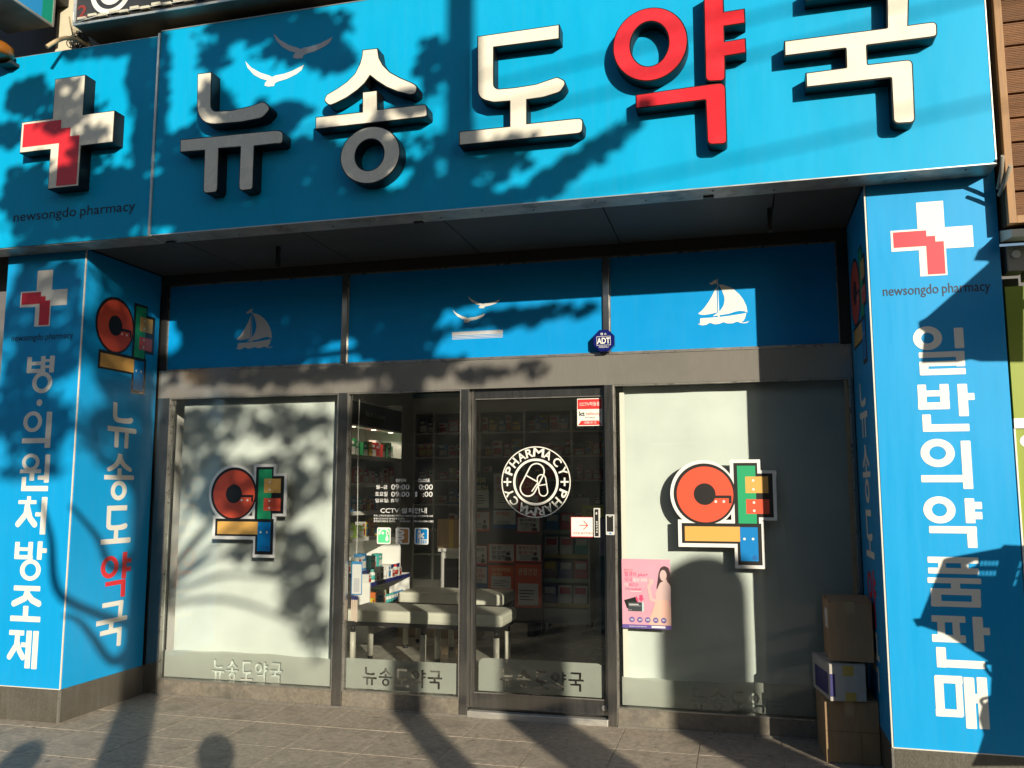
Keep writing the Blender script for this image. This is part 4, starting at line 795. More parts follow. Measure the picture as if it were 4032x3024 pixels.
# pink poster taped to the window
r = DATA['POSTER']
M_PINK = mat('poster_pink', (0.66, 0.33, 0.42), 0.5, var=0.06, vscale=5); M_PKT = mat('poster_magenta', (0.62, 0.06, 0.16), 0.5); M_PUR = mat('poster_purple', (0.13, 0.09, 0.33), 0.5)
M_HAIR = mat('poster_hair', (0.05, 0.025, 0.03), 0.5); M_SKIN = mat('poster_skin', (0.62, 0.44, 0.42), 0.5); M_DRESS = mat('poster_dress', (0.74, 0.45, 0.36), 0.5)
po = flat('window_poster', cdt([rectl(*r)]), FG, M_PINK, None, .003, .0004)
tag(po, 'pink advertising poster with a long haired figure taped to the window', 'poster')
P = lambda pts: U(r, pts)
flats('poster_figure', [(cdt([fillet([tuple(q) + (.02,) for q in P([(.80, .12), (.88, .09), (.97, .12), (1.0, .2), (1.0, .5), (.94, .48), (.85, .38), (.70, .46), (.74, .30), (.76, .2)])])]), M_HAIR, .0036),
    (cdt([fillet([tuple(q) + (.03,) for q in P([(.79, .33), (.92, .30), (1.0, .38), (1.0, .62), (.72, .60), (.68, .50)])])]), M_SKIN, .0041),
    (cdt([ellipse(*sub(r, .785, .15, .925, .31))]), M_SKIN, .0046), (cdt([rectl(*sub(r, .85, .29, .93, .36))]), M_SKIN, .0043),
    (cdt(stroke(P([(.62, .32), (.55, .40), (.60, .58), (.70, .60), (.82, .45)]), .022)), M_SKIN, .0051), (cdt([ellipse(*sub(r, .55, .28, .66, .36))]), M_SKIN, .0056),
    (cdt([fillet([tuple(q) + (.02,) for q in P([(.70, .58), (.95, .58), (1.0, .72), (1.0, .945), (.50, .945), (.62, .76)])])]), M_DRESS, .0046)], FG, po)
flats('poster_lettering', [(fit(text_shape('질경이 plus+', .012), sub(r, .055, .19, .54, .265)), M_PKT, .0036), (fit(text_shape('약국', -.002), sub(r, .06, .27, .22, .335)), M_PKT, .0036), (fit(text_shape('에서 사야', .0), sub(r, .23, .275, .52, .335)), M_WHITE, .0036),
    (fit(text_shape('더', .0), sub(r, .06, .35, .12, .40)), M_WHITE, .0036), (fit(text_shape('싸다!', .0), sub(r, .14, .345, .34, .405)), M_PKT, .0036), (fit(text_shape('18,000원', .012), sub(r, .18, .42, .40, .46)), M_PKT, .0036),
    (fit(text_shape('23,000원', .004), sub(r, .06, .427, .16, .447)), M_DARKP, .0036), (cdt([rectl(*sub(r, .18, .465, .40, .472))]), M_WHITE, .0036), (cdt([rectl(*sub(r, .05, .15, .22, .18))]), M_PKT, .0036), (fit(text_shape('여성청결제', .01), sub(r, .06, .155, .21, .175)), M_WHITE, .0041)], FG, po)
flats('poster_product', [(cdt([P([(.04, .60), (.27, .55), (.33, .66), (.10, .72)])]), M_BLACK, .0036), (cdt([P([(.27, .55), (.31, .54), (.34, .63), (.32, .64)])]), M_PKT, .0038), (cdt([rectl(*sub(r, .125, .625, .41, .755))]), mat('poster_slate', (.04, .05, .055), .5), .0042),
    (cdt([rectl(*sub(r, .41, .625, .445, .755))]), mat('poster_mint', (.45, .65, .65), .5), .0042), (cdt([P([(.36, .52), (.43, .52), (.43, .57), (.46, .57), (.395, .615), (.33, .57), (.36, .57)])]), M_PKT, .0046), (cdt([rectl(*sub(r, .14, .65, .34, .665)), rectl(*sub(r, .14, .675, .38, .68)), rectl(*sub(r, .14, .735, .20, .74))]), M_GREYP, .0048)], FG, po)
rw = r[2] - r[0]
flats('poster_footer', [(cdt([rectl(*sub(r, 0, .945, 1, 1))]), M_PUR, .0052), (cdt([circ(P([(.20 + k * .162, .875)])[0], rw * .056, 20) for k in range(5)]), M_PUR, .0052), (cdt([rectl(*sub(r, .60, .957, .88, .985))]), M_WHITE, .0058)] +
    [(fit(text_shape(s, .02), sub(r, .17 + k * .162, .858, .23 + k * .162, .89)), M_WHITE, .0058) for k, s in enumerate(('보습', '냄새', '탄력', '브라이', '케어'))] + [(fit(text_shape('질경이 클리닉에서 사용후기를 확인하세요', .01), sub(r, .14, .963, .50, .98)), M_WHITE, .0058)], FG, po)

# ================================================================== CARDBOARD BOXES
def carton_box(name, fl_, fr_, depth, z0, z1, m, label, lid=0.0):
    """open-topped look: body plus flaps; fl_/fr_ = front left/right corners (x, y)"""
    a = Vector((fl_[0], fl_[1], 0)); b = Vector((fr_[0], fr_[1], 0)); ux = (b - a); w = ux.length; ux.normalize(); uy = Vector((-ux.y, ux.x, 0))
    Mx = Matrix(((ux.x, uy.x, 0, a.x), (ux.y, uy.y, 0, a.y), (0, 0, 1, 0), (0, 0, 0, 1)))
    o = empty(name, (a.x + ux.x * w / 2 + uy.x * depth / 2, a.y + ux.y * w / 2 + uy.y * depth / 2, z0), label, 'cardboard box')
    box('carton', 0, w, 0, depth, z0, z1 - .003, m, o, .004, Mx)
    hd = depth / 2
    for s, (y0, y1) in enumerate(((.001, hd - .003), (hd + .003, depth - .001))):
        bm = bmesh.new(); up = lid if s == 0 else lid * .4
        pts = [(0.001, y0, z1 - .002 + (up if s == 1 else 0)), (w - .001, y0, z1 - .002 + (up if s == 1 else 0)), (w - .001, y1, z1 - .002 + (up if s == 0 else 0)), (.001, y1, z1 - .002 + (up if s == 0 else 0))]
        lo = [bm.verts.new(Mx @ Vector(q)) for q in pts]; hi = [bm.verts.new(Mx @ (Vector(q) + Vector((0, 0, .004)))) for q in pts]
        bm.faces.new(hi); bm.faces.new(lo[::-1])
        for k in range(4): bm.faces.new((lo[k], lo[(k + 1) % 4], hi[(k + 1) % 4], hi[k]))
        bmesh.ops.recalc_face_normals(bm, faces=bm.faces); finish('flap', bm, m, o)
    return o, Mx, w
b1, m1, w1 = carton_box('cardboard_box', (1.487, .413), (1.779, .424), .40, 0.0, .345, M_CARD, 'large brown cardboard box on the paving, lowest of the stack by the pillar')
box('tape_seam', .002, w1 - .002, -.0012, -.0002, .172, .176, mat('card_seam', (.22, .14, .07), .8), b1, 0, m1)
box('tape_seam', .19, .193, -.0012, -.0002, .0, .168, mat('card_seam', (.22, .14, .07), .8), b1, 0, m1)
b2, m2, w2 = carton_box('cardboard_box', (1.516, .36), (1.715, .395), .37, .350, .553, M_CARD2, 'pale cardboard box with navy side print and yellow tape, middle of the stack', .006)
box('side_print', -.0012, -.0002, .03, .31, .375, .50, M_NAVY, b2, 0, m2); box('side_print', .001, .03, -.0012, -.0002, .375, .50, M_NAVY, b2, 0, m2)
box('tape', .075, .135, -.0014, -.0003, .49, .547, M_TAPE, b2, 0, m2); box('tape', .085, .145, -.0014, -.0003, .352, .40, M_TAPE, b2, 0, m2); box('address_label', .02, .11, .03, .12, .5645, .5652, M_PAPER, b2, 0, m2)
b3, m3, w3 = carton_box('cardboard_box', (1.527, .39), (1.765, .395), .30, .567, .905, M_CARD, 'brown cardboard box with loose flaps, topmost of the stack by the pillar', .018)
box('address_label', -.0012, -.0002, .05, .17, .74, .85, M_PAPER, b3, 0, m3)

M_CTAPE = mat('clear_tape', (.42, .30, .17), .18)
box('tape', .095, .145, -.0012, -.0003, .84, .903, M_CTAPE, b3, 0, m3); box('tape', .11, .16, -.0014, -.0004, .262, .342, M_CTAPE, b1, 0, m1)
# ================================================================== NEIGHBOURS
# black sign above, with LED modules hanging at its edge
us = empty('upper_sign', (-0.5, -.3, 4.755), 'black upper sign with white swirl emblem and loose light modules', 'shop sign')
box('sign_box', -3.345, 6.0, -.294, .018, 4.757, 6.6, mat('upper_box_metal', (.26, .24, .19), .5, .4, var=.2, vscale=5), us)
box('sign_panel', -3.325, 5.98, -.300, -.2945, 4.775, 6.58, mat('upper_black', (.03, .027, .025), .3, var=.2, vscale=3), us)
box('edge_rail', -3.35, 6.0, -.303, -.2945, 4.755, 4.771, M_ALU, us); box('edge_rail', -3.352, -3.327, -.304, -.2945, 4.772, 6.58, M_ALU, us)
TU = front(-.300)
c = (-3.05, 4.965)
flat('swirl_print', cdt([circ(c, .165, 48)], [circ(c, .128, 48)]), TU, M_WHITE, us, .002)
flat('swirl_print', cdt([circ((c[0] + .005, c[1]), .098, 40)], [circ((c[0] + .008, c[1] + .01), .06, 40)]), TU, M_WHITE, us, .002)
text('sign_lettering', '2', (-3.315, 4.80, -3.24, 4.90), TU, mat('faded_red', (.25, .03, .02), .5), us, .002, .02)
M_LED = mat('led_module', (.60, .57, .45), .4)
for k in range(14):
    x = -3.30 + k * .085; z = 4.782 + (.010 if k % 2 else -.002) + .001 * k
    box('light_module', x, x + .068, -.322, -.3035, z, z + .02, M_LED, us, .003)
tube('module_cable', smooth_path([(-3.34, -.312, 4.85), (-3.33, -.318, 4.78), (-3.28, -.335, 4.755), (-3.24, -.318, 4.775), (-3.1, -.316, 4.792), (-2.9, -.316, 4.795), (-2.2, -.316, 4.80)]), .003, M_OFFW, us, 6)
# blade sign at the left, seen from below
bs = empty('blade_sign', (-3.75, -.9, 4.85), 'projecting blue neighbour sign with green edge, seen from below', 'shop sign')
box('sign_box', -4.02, -3.628, -1.6, -.19, 4.850, 6.4, mat('blade_metal', (.23, .19, .14), .6, .2, var=.3, vscale=6), bs)
box('sign_panel', -3.6275, -3.621, -1.598, -.30, 4.862, 6.39, mat('blade_blue', (.03, .28, .62), .35), bs)
box('green_edge', -3.6275, -3.620, -.299, -.205, 4.862, 6.39, mat('blade_green', (.01, .28, .20), .4), bs)
flat('pale_corner', cdt([[Vector(q) for q in ((-.58, 5.16), (-.30, 4.99), (-.30, 5.6), (-.58, 5.6))]]), lside(-3.621), M_WHITE, bs, .002)
box('edge_rail', -3.63, -3.617, -1.6, -.19, 4.846, 4.8615, M_ALU, bs); box('edge_rail', -3.63, -3.617, -.2045, -.188, 4.862, 6.39, M_ALU, bs)
box('mount_plate', -3.95, -3.66, -.1895, .018, 5.1, 6.2, M_DARK, bs)
# orange light and bracket at the far left
ob = empty('orange_beacon', (-4.02, -.3, 4.60), 'orange plastic beacon behind the sign top edge', 'beacon')
bm = bmesh.new(); add_lathe(bm, [(.10, 0), (.12, .02), (.115, .07), (.08, .10), (.02, .11)], (-3.98, -.32, 4.60), 20); finish('lens', bm, mat('orange_lens', (.26, .09, .01), .3), ob)
box('bracket', -4.02, -3.90, -.27, .018, 4.575, 4.599, M_DARK, ob)
# corrugated conduit and cable tangle
cd = empty('corrugated_conduit', (-3.45, -.25, 4.66), 'beige corrugated conduit poking over the sign edge', 'conduit')
path = smooth_path([(-3.36, -.12, 4.70), (-3.40, -.20, 4.712), (-3.44, -.26, 4.700), (-3.47, -.31, 4.655), (-3.50, -.36, 4.590)], 14)
bm = bmesh.new(); add_tube(bm, path, [.0135 + .0022 * (k % 2) for k in range(len(path))], 12); finish('conduit_pipe', bm, mat('conduit_beige', (.50, .38, .22), .6), cd)
M_CAB = mat('black_cable', (.02, .02, .02), .5)
tg = empty('cable_tangle', (-3.43, -.1, 4.70), 'tangle of black cables hanging beside the beige pier', 'cables')
for k, pts in enumerate([[(-3.40, -.06, 5.4), (-3.42, -.08, 5.1), (-3.43, -.10, 4.86), (-3.45, -.11, 4.74)], [(-3.62, -.05, 5.0), (-3.52, -.12, 4.86), (-3.44, -.13, 4.76), (-3.36, -.06, 4.70)]]):
    tube('cable', smooth_path(pts), .007 - .002 * k, M_CAB if k == 0 else mat('grey_cable', (.35, .28, .18), .6), tg, 8)
for k in range(16):
    a0 = rnd.uniform(0, 6.28); pts = []
    for j in range(7):
        t = a0 + j * .95; rr = .035 + .02 * rnd.random()
        pts.append((-3.475 + .05 * math.cos(t) + rnd.uniform(-.03, .04), -.10 + rnd.uniform(-.04, .04), 4.755 + rr * math.sin(t) * 1.3))
    tube('cable', smooth_path(pts, 5), .0035, M_CAB, tg, 6)
# wood-slat neighbour on the right
M_WOOD = [mat('deck_plank_%d' % i, c, .65, var=.35, vscale=5, stretch=(1, 1, 30), bump=.4, bscale=40) for i, c in enumerate(((.20, .095, .042), (.225, .108, .048), (.175, .083, .036)))]
M_WFR = mat('frame_wood', (.33, .18, .075), .6, var=.3, vscale=6, stretch=(20, 20, 1))
wd = empty('plank_cladding', (3.2, -.1, 2.95), 'brown ridged timber plank panel of the neighbouring shop', 'cladding')
box('backing', 2.46, 4.6, -.075, .3, 2.93, 5.4, mat('dark_wood', (.05, .03, .015), .7), wd)
box('frame_board', 2.462, 2.500, -.118, -.0755, 2.93, 5.4, M_WFR, wd, .003)
box('frame_board', 2.501, 4.6, -.114, -.0755, 2.93, 2.972, M_WFR, wd, .003)
bm = bmesh.new()
add_box(bm, 2.503, 4.6, -.106, -.0755, 0, .121)
for k in range(12): add_box(bm, 2.503, 4.6, -.1085, -.1062, .006 + k * .0097, .0115 + k * .0097)
bmesh.ops.recalc_face_normals(bm, faces=bm.faces); pm = bpy.data.meshes.new('plank'); bm.to_mesh(pm); bm.free()
pm.transform(Matrix.Translation(-wd.location)); pms = []
for i in range(3):
    q = pm.copy(); q.materials.append(M_WOOD[i]); pms.append(q)
for k in range(18):
    o = bpy.data.objects.new('plank', pms[rnd.randrange(3)]); COL.objects.link(o); o.parent = wd; o.location = (0, 0, 2.975 + k * .1345)
for n_, a, b in (('cut_branch', (2.437, -.06, 3.14), (2.425, -.22, 3.262)), ('cut_branch', (2.436, -.07, 3.10), (2.455, -.23, 3.203))):
    o = tube(n_, [a, ((a[0] + b[0]) / 2 + .004, (a[1] + b[1]) / 2, (a[2] + b[2]) / 2), b], [.010, .011, .010], mat('weathered_bamboo', (.30, .27, .22), .7), None, 8)
    tag(o, ('upper' if b[2] > 3.25 else 'lower') + ' grey bamboo stick poking out beside the timber planks', 'stick')
fl2 = empty('flood_lamp', (2.56, -.1, 2.85), 'pale wedge shaped lamp box under the timber planks', 'lamp')
bm = bmesh.new(); vs = [bm.verts.new(q) for q in ((2.458, -.16, 2.845), (2.75, -.16, 2.845), (2.75, -.16, 2.885), (2.458, -.16, 2.885), (2.447, .0, 2.862), (2.75, .0, 2.862), (2.75, .0, 2.925), (2.447, .0, 2.925))]
for f in ((0, 1, 2, 3), (7, 6, 5, 4), (0, 3, 7, 4), (1, 5, 6, 2), (3, 2, 6, 7), (0, 4, 5, 1)): bm.faces.new([vs[i] for i in f])
finish('lamp_housing', bm, mat('lamp_white', (.62, .60, .50), .4), fl2)
mt = empty('meter_cabinet', (2.6, .05, 2.66), 'grey meter boxes under the lamp on the neighbouring wall', 'meter')
box('cabinet', 2.474, 2.56, .0, .12, 2.70, 2.84, mat('meter_grey', (.30, .30, .28), .5), mt, .006); box('cabinet', 2.565, 2.75, .01, .12, 2.66, 2.80, mat('meter_grey', (.30, .30, .28), .5), mt, .006)
bm = bmesh.new(); add_lathe(bm, [(.022, 0), (.022, .012)], (0, 0, 0), 16)
for v in bm.verts: v.co = Vector((2.517 + v.co.x, -.0002 - v.co.z, 2.79 + v.co.y))
finish('dial', bm, M_PAPER, mt)
gp = empty('green_shop_panel', (2.9, .1, 0), 'lime green neighbouring shop panel beside the right pillar', 'shop panel')
M_LIME = mat('lime_panel', (.24, .31, .015), .4)
box('panel', 2.456, 3.6, .01, .12, 1.915, 2.62, M_LIME, gp); box('panel', 2.456, 3.6, .01, .12, .215, 1.862, M_LIME, gp)
box('rail', 2.452, 3.6, -.002, .12, 1.8625, 1.9145, M_ALU, gp); box('rail', 2.448, 2.4555, -.003, .12, .215, 1.86, M_OFFW, gp); box('plinth', 2.452, 3.6, .0, .14, -.004, .2145, M_GRAN, gp)
flat('panel_print', cdt([ellipse(2.475, 1.76, 2.56, 1.83)]), front(.01), M_WHITE, gp, .0015); flat('panel_print', cdt([ellipse(2.50, 1.50, 2.60, 1.60)]), front(.01), M_WHITE, gp, .0015)
flat('panel_print', cdt([ellipse(2.49, 1.62, 2.60, 1.74)]), front(.01), mat('brown_print', (.08, .05, .02), .5), gp, .0015)
nb = box('neighbour_wall', 2.456, 9.0, .32, .9, -.01, 2.92, M_GREYW); tag(nb, 'dark wall behind the green panel of the neighbouring shop', 'wall')
nb2 = box('neighbour_wall', -9.0, XL0 - .02, .32, .9, -.01, 3.4, M_GREYW); tag(nb2, 'dark wall of the neighbouring shop beside the shaded pillar', 'wall')

# ================================================================== SHOP INTERIOR
M_LAM = mat('white_laminate', (.80, .80, .76), .4, var=.05, vscale=5); M_HDR = mat('charcoal_header', (.06, .058, .052), .4); M_EDGE = mat('navy_edge', (.02, .025, .16), .4)
PC = {n_: mat('pack_' + n_, c, .4) for n_, c in dict(red=(.55, .04, .03), green=(.03, .28, .10), navy=(.02, .03, .16), orange=(.60, .16, .04), white=(.68, .68, .65), blue=(.04, .25, .55), pink=(.60, .06, .18), yellow=(.68, .50, .04), purple=(.22, .06, .25), teal=(.05, .38, .34), lime=(.35, .55, .06), brown=(.30, .18, .09)).items()}
def pack(x0, x1, y0, y1, z0, z1, c1, c2, face, label, cat='box', group='medicine packs on the shelves'):
    """printed carton: body with crimped lid line and a print panel on its face"""
    bm = bmesh.new(); add_box(bm, x0, x1, y0, y1, z0, z1, .0015, 0)
    w = x1 - x0; h = z1 - z0; dpt = y1 - y0
    if face == 'front':
        add_flat(bm, cdt([rectl(x0 + w * .1, z0 + h * .12, x1 - w * .1, z0 + h * .55)]), front(y0), .0012, None, 1); add_flat(bm, cdt([rectl(x0 + w * .1, z0 + h * .68, x1 - w * .35, z0 + h * .86)]), front(y0), .0012, None, 1)
    else:
        add_flat(bm, cdt([rectl(y0 + dpt * .1, z0 + h * .12, y1 - dpt * .1, z0 + h * .55)]), lside(x1), .0012, None, 1); add_flat(bm, cdt([rectl(y0 + dpt * .1, z0 + h * .68, y1 - dpt * .35, z0 + h * .86)]), lside(x1), .0012, None, 1)
    o = finish('medicine_pack', bm, [PC[c1], PC[c2]]); return tag(o, label, cat, group)
def bottle(x, y, z, r_, h, c1, c2, label, group='bottles on the shelves'):
    bm = bmesh.new(); add_lathe(bm, [(r_ * .9, 0), (r_, .004), (r_, h * .68), (r_ * .55, h * .8), (r_ * .5, h * .82)], (x, y, z), 14, 0)
    add_lathe(bm, [(r_ * .62, h * .82), (r_ * .62, h * .985), (r_ * .5, h)], (x, y, z), 14, 1); add_lathe(bm, [(r_ * 1.01, h * .2), (r_ * 1.01, h * .55)], (x, y, z), 14, 2)
    o = finish('medicine_bottle', bm, [PC[c1], PC[c2], PC['white'] if c1 != 'white' else PC[c2]]); return tag(o, label, 'bottle', group)
# back wall shelving
BY = 6.50
bk = empty('wall_shelving', (-1.5, 6.8, 0), 'white cubby shelving along the back wall of the shop', 'shelving')
zs = [.30, .65, .985, 1.332, 1.667, 1.991, 2.33, 2.625]; xv = [-3.39, -3.095, -2.424, -1.785, -1.125, -.48, .18, .84, 1.5]
box('back_panel', -3.395, 1.60, 7.10, 7.195, 0.0, 2.628, M_LAM, bk)
for z in zs: box('shelf', -3.395, 1.60, BY, 7.099, z - .012, z + .006, M_LAM, bk)
for x in xv: box('upright', x - .016, x + .016, BY - .004, 7.0985, 0.0, 2.628, M_LAM, bk)
box('cupboard_front', -3.39, 1.60, BY - .006, BY - .0045, .02, .287, M_LAM, bk)
rows = {5: 'top', 4: 'second', 3: 'third', 2: 'fourth', 1: 'fifth'}; ordn = {6: 'top', 5: 'second', 4: 'third', 3: 'fourth', 2: 'fifth', 1: 'lowest'}
plan = {(6, 0): 'navy navy teal', (6, 1): 'white red purple orange', (6, 2): 'white brown blue', (6, 3): 'white blue yellow', (6, 4): 'purple blue', (5, 0): 'orange orange', (5, 1): 'blue white white', (5, 2): 'brown white red yellow', (5, 3): 'red red', (5, 4): 'red yellow',
        (4, 0): 'purple green yellow', (4, 1): 'pink lime', (4, 2): 'white teal', (4, 3): 'white red', (4, 4): 'red red', (3, 0): 'white white', (3, 1): 'white blue blue', (3, 2): 'teal white', (3, 3): 'navy white', (3, 4): 'navy teal', (2, 1): 'yellow white red', (2, 2): 'lime white', (2, 3): 'red white yellow', (2, 4): 'yellow green'}
cycl = {'white': 'red', 'red': 'white', 'navy': 'white', 'orange': 'yellow', 'blue': 'white', 'green': 'white', 'yellow': 'blue', 'purple': 'white', 'teal': 'white', 'pink': 'white', 'lime': 'white', 'brown': 'yellow'}
for (ri, ci), cs in plan.items():
    z = zs[ri] + .0065; a, b = xv[ci] + .03, xv[ci + 1] - .03; cs = cs.split(); x = a + rnd.uniform(0, .04); top = zs[ri + 1] - .014 - z
    cs = (cs * 3)[:6 if ri > 2 else 5]
    for c_ in cs:
        w = min(rnd.uniform(.07, .15), b - x)
        if w < .04: break
        h = min(top - .03, rnd.uniform(.10, .24)); y = BY + rnd.uniform(.02, .10)
        pack(x, x + w, y, y + .12, z, z + h, c_, cycl[c_], 'front', '%s medicine pack on the %s row of the back wall shelving' % (c_, ordn[ri]))
        x += w + rnd.uniform(.004, .03)
# left wall unit, header board facing the door
lu = empty('wall_unit', (-3.1, 4.0, 0), 'tall wall unit with charcoal header board reading health and beauty', 'shelving')
UX = -2.90
box('back_panel', -3.395, -3.36, 2.6, 4.83, 0.0, 2.56, M_LAM, lu); box('end_panel', -3.359, UX, 4.80, 4.83, 0.0, 2.56, M_LAM, lu); box('end_panel', -3.359, UX, 2.60, 2.63, 0.0, 2.56, M_LAM, lu)
hb = box('header_board', -3.0, UX - .002, 2.631, 4.799, 2.235, 2.485, M_HDR, lu)
text('header_lettering', 'health & beauty', (3.75, 2.325, 4.30, 2.405), lside(UX - .002), mat('header_white', (.6, .6, .6), .5), hb, .002)
for z0, z1 in ((2.485, 2.505), (2.218, 2.2345)): box('header_trim', -3.02, UX + .004, 2.631, 4.799, z0, z1, M_LAM, lu)
uz = [.08, .30, .66, 1.02, 1.30, 1.60, 1.90]
for z in uz:
    sh_ = box('shelf', -3.359, UX - .012, 2.631, 4.799, z - .016, z, M_LAM, lu)
    box('shelf_edge', UX - .0118, UX, 2.631, 4.799, z - .03, z + .012, M_EDGE if z < .9 else M_LAM, sh_)
lplan = {1.90: ['red white red green green green brown', .22], 1.60: ['white navy white white red white pink', .20], 1.30: ['teal white brown white blue', .18], 1.02: ['yellow orange yellow lime lime lime white', .20], .66: ['white blue teal white teal', .18], .30: ['blue red yellow green lime orange white', .13], .08: ['green white lime red', .15]}
on2 = {1.90: 'top', 1.60: 'second', 1.30: 'third', 1.02: 'fourth', .66: 'fifth', .30: 'sixth', .08: 'lowest'}
for z, (cs, hm) in lplan.items():
    y = 3.10
    for rep in range(2):
        for c_ in cs.split():
            w = rnd.uniform(.07, .15)
            if y + w > 4.78: break
            h = hm * rnd.uniform(.6, 1.0); x1 = UX - rnd.uniform(.03, .09)
            pack(x1 - .09, x1, y, y + w, z + .0005, z + h, c_, cycl[c_], 'side', '%s pack on the %s shelf of the health and beauty wall unit' % (c_, on2[z]))
            y += w + rnd.uniform(.004, .03)
M_SPOT = bpy.data.materials.new('spot_glow'); M_SPOT.use_nodes = True
M_SPOT.node_tree.nodes['Principled BSDF'].inputs['Emission Color'].default_value = (1, .85, .6, 1); M_SPOT.node_tree.nodes['Principled BSDF'].inputs['Emission Strength'].default_value = 3.0
for y in (3.0, 3.55, 4.1, 4.6):                      # small lit downlights under the header board
    bm = bmesh.new(); add_lathe(bm, [(.028, 0), (.028, .006)], (-2.96, y, 2.2115), 14); sp_ = finish('downlight', bm, M_SPOT, lu)
    ld = bpy.data.lights.new('downlight', 'SPOT'); ld.energy = 3.0; ld.color = (1, .86, .66); ld.spot_size = 2.3; ld.shadow_soft_size = .03
    lo_ = bpy.data.objects.new('downlight_lamp', ld); COL.objects.link(lo_); lo_.parent = lu; lo_.location = Vector((-2.94, y, 2.205)) - lu.location; lo_.rotation_euler = (0, R_(12), 0)
# a lit tier in front: low stand with bottles
st = empty('low_display_stand', (-2.72, 3.7, 0), 'low white tiered stand with navy shelf edges beside the benches', 'display stand')
box('stand_end', -2.86, -2.62, 3.30, 3.32, 0.0, .60, M_LAM, st); box('stand_end', -2.86, -2.62, 4.40, 4.42, 0.0, .60, M_LAM, st)
for z in (.06, .30, .585):
    s_ = box('shelf', -2.86, -2.622, 3.321, 4.399, z - .014, z, M_LAM, st); box('shelf_edge', -2.6218, -2.610, 3.321, 4.399, z - .028, z + .012, M_EDGE, s_)
y = 3.36
for k in range(9):
    c_ = ('white', 'teal', 'white', 'green', 'white', 'blue', 'white', 'red', 'white')[k]
    if k % 3 == 1: bottle(-2.68, y + .03, .5855, .032, .13, 'white', c_, 'white bottle with %s cap on the top tier of the low display stand' % c_)
    else: pack(-2.74, -2.66, y, y + .07, .5855, .5855 + .09 + .05 * (k % 2), 'white', c_ if c_ != 'white' else 'red', 'side', 'white pack with %s print on the top tier of the low display stand' % (c_ if c_ != 'white' else 'red'))
    y += .105
y = 3.34
for k in range(14):
    if k < 6: pack(-2.72, -2.635, y, y + .06, .3005, .3005 + .08 + .05 * (k % 3), ('lime', 'yellow', 'orange', 'green', 'blue', 'white')[k], ('white', 'red', 'white', 'white', 'white', 'orange')[k], 'side', '%s pack on the middle tier of the low display stand' % ('lime', 'yellow', 'orange', 'green', 'blue', 'white')[k])
    else: bottle(-2.665, y + .03, .3005, .024, .12, 'white', ('teal', 'blue')[k > 9], 'white bottle with %s label on the middle tier of the low display stand' % ('teal', 'blue')[k > 9])
    y += .072
# benches
M_PAD = mat('cream_vinyl', (.66, .66, .56), .38, var=.05, vscale=6); M_LEG = mat('leg_white', (.66, .64, .55), .35); M_RUB = mat('black_rubber', (.015, .015, .015), .6)
def bench(x0, x1, y0, y1, zt, label):
    o = empty('treatment_bench', ((x0 + x1) / 2, (y0 + y1) / 2, 0), label, 'bench', 'padded benches inside the shop')
    box('seat_pad', x0, x1, y0, y1, zt - .105, zt, M_PAD, o, .028)
    box('seat_frame', x0 + .03, x1 - .03, y0 + .03, y1 - .03, zt - .14, zt - .1055, M_RUB, o)
    for x in (x0 + .07, (x0 + x1) / 2, x1 - .07):
        for y in (y0 + .07, y1 - .07):
            lg = tube('leg', [(x, y, .03), (x, y, zt - .20)], .027, M_LEG, o, 14); tube('leg_collar', [(x, y, zt - .1995), (x, y, zt - .141)], .020, M_RUB, lg, 12); tube('foot', [(x, y, -.002), (x, y, .0298)], .024, M_RUB, lg, 12)
    return o
bench(-2.35, -.90, 2.12, 2.64, .500, 'long cream padded bench just inside the shop glass')
bench(-2.24, -1.16, 3.10, 3.58, .545, 'shorter cream padded bench standing behind the long one')
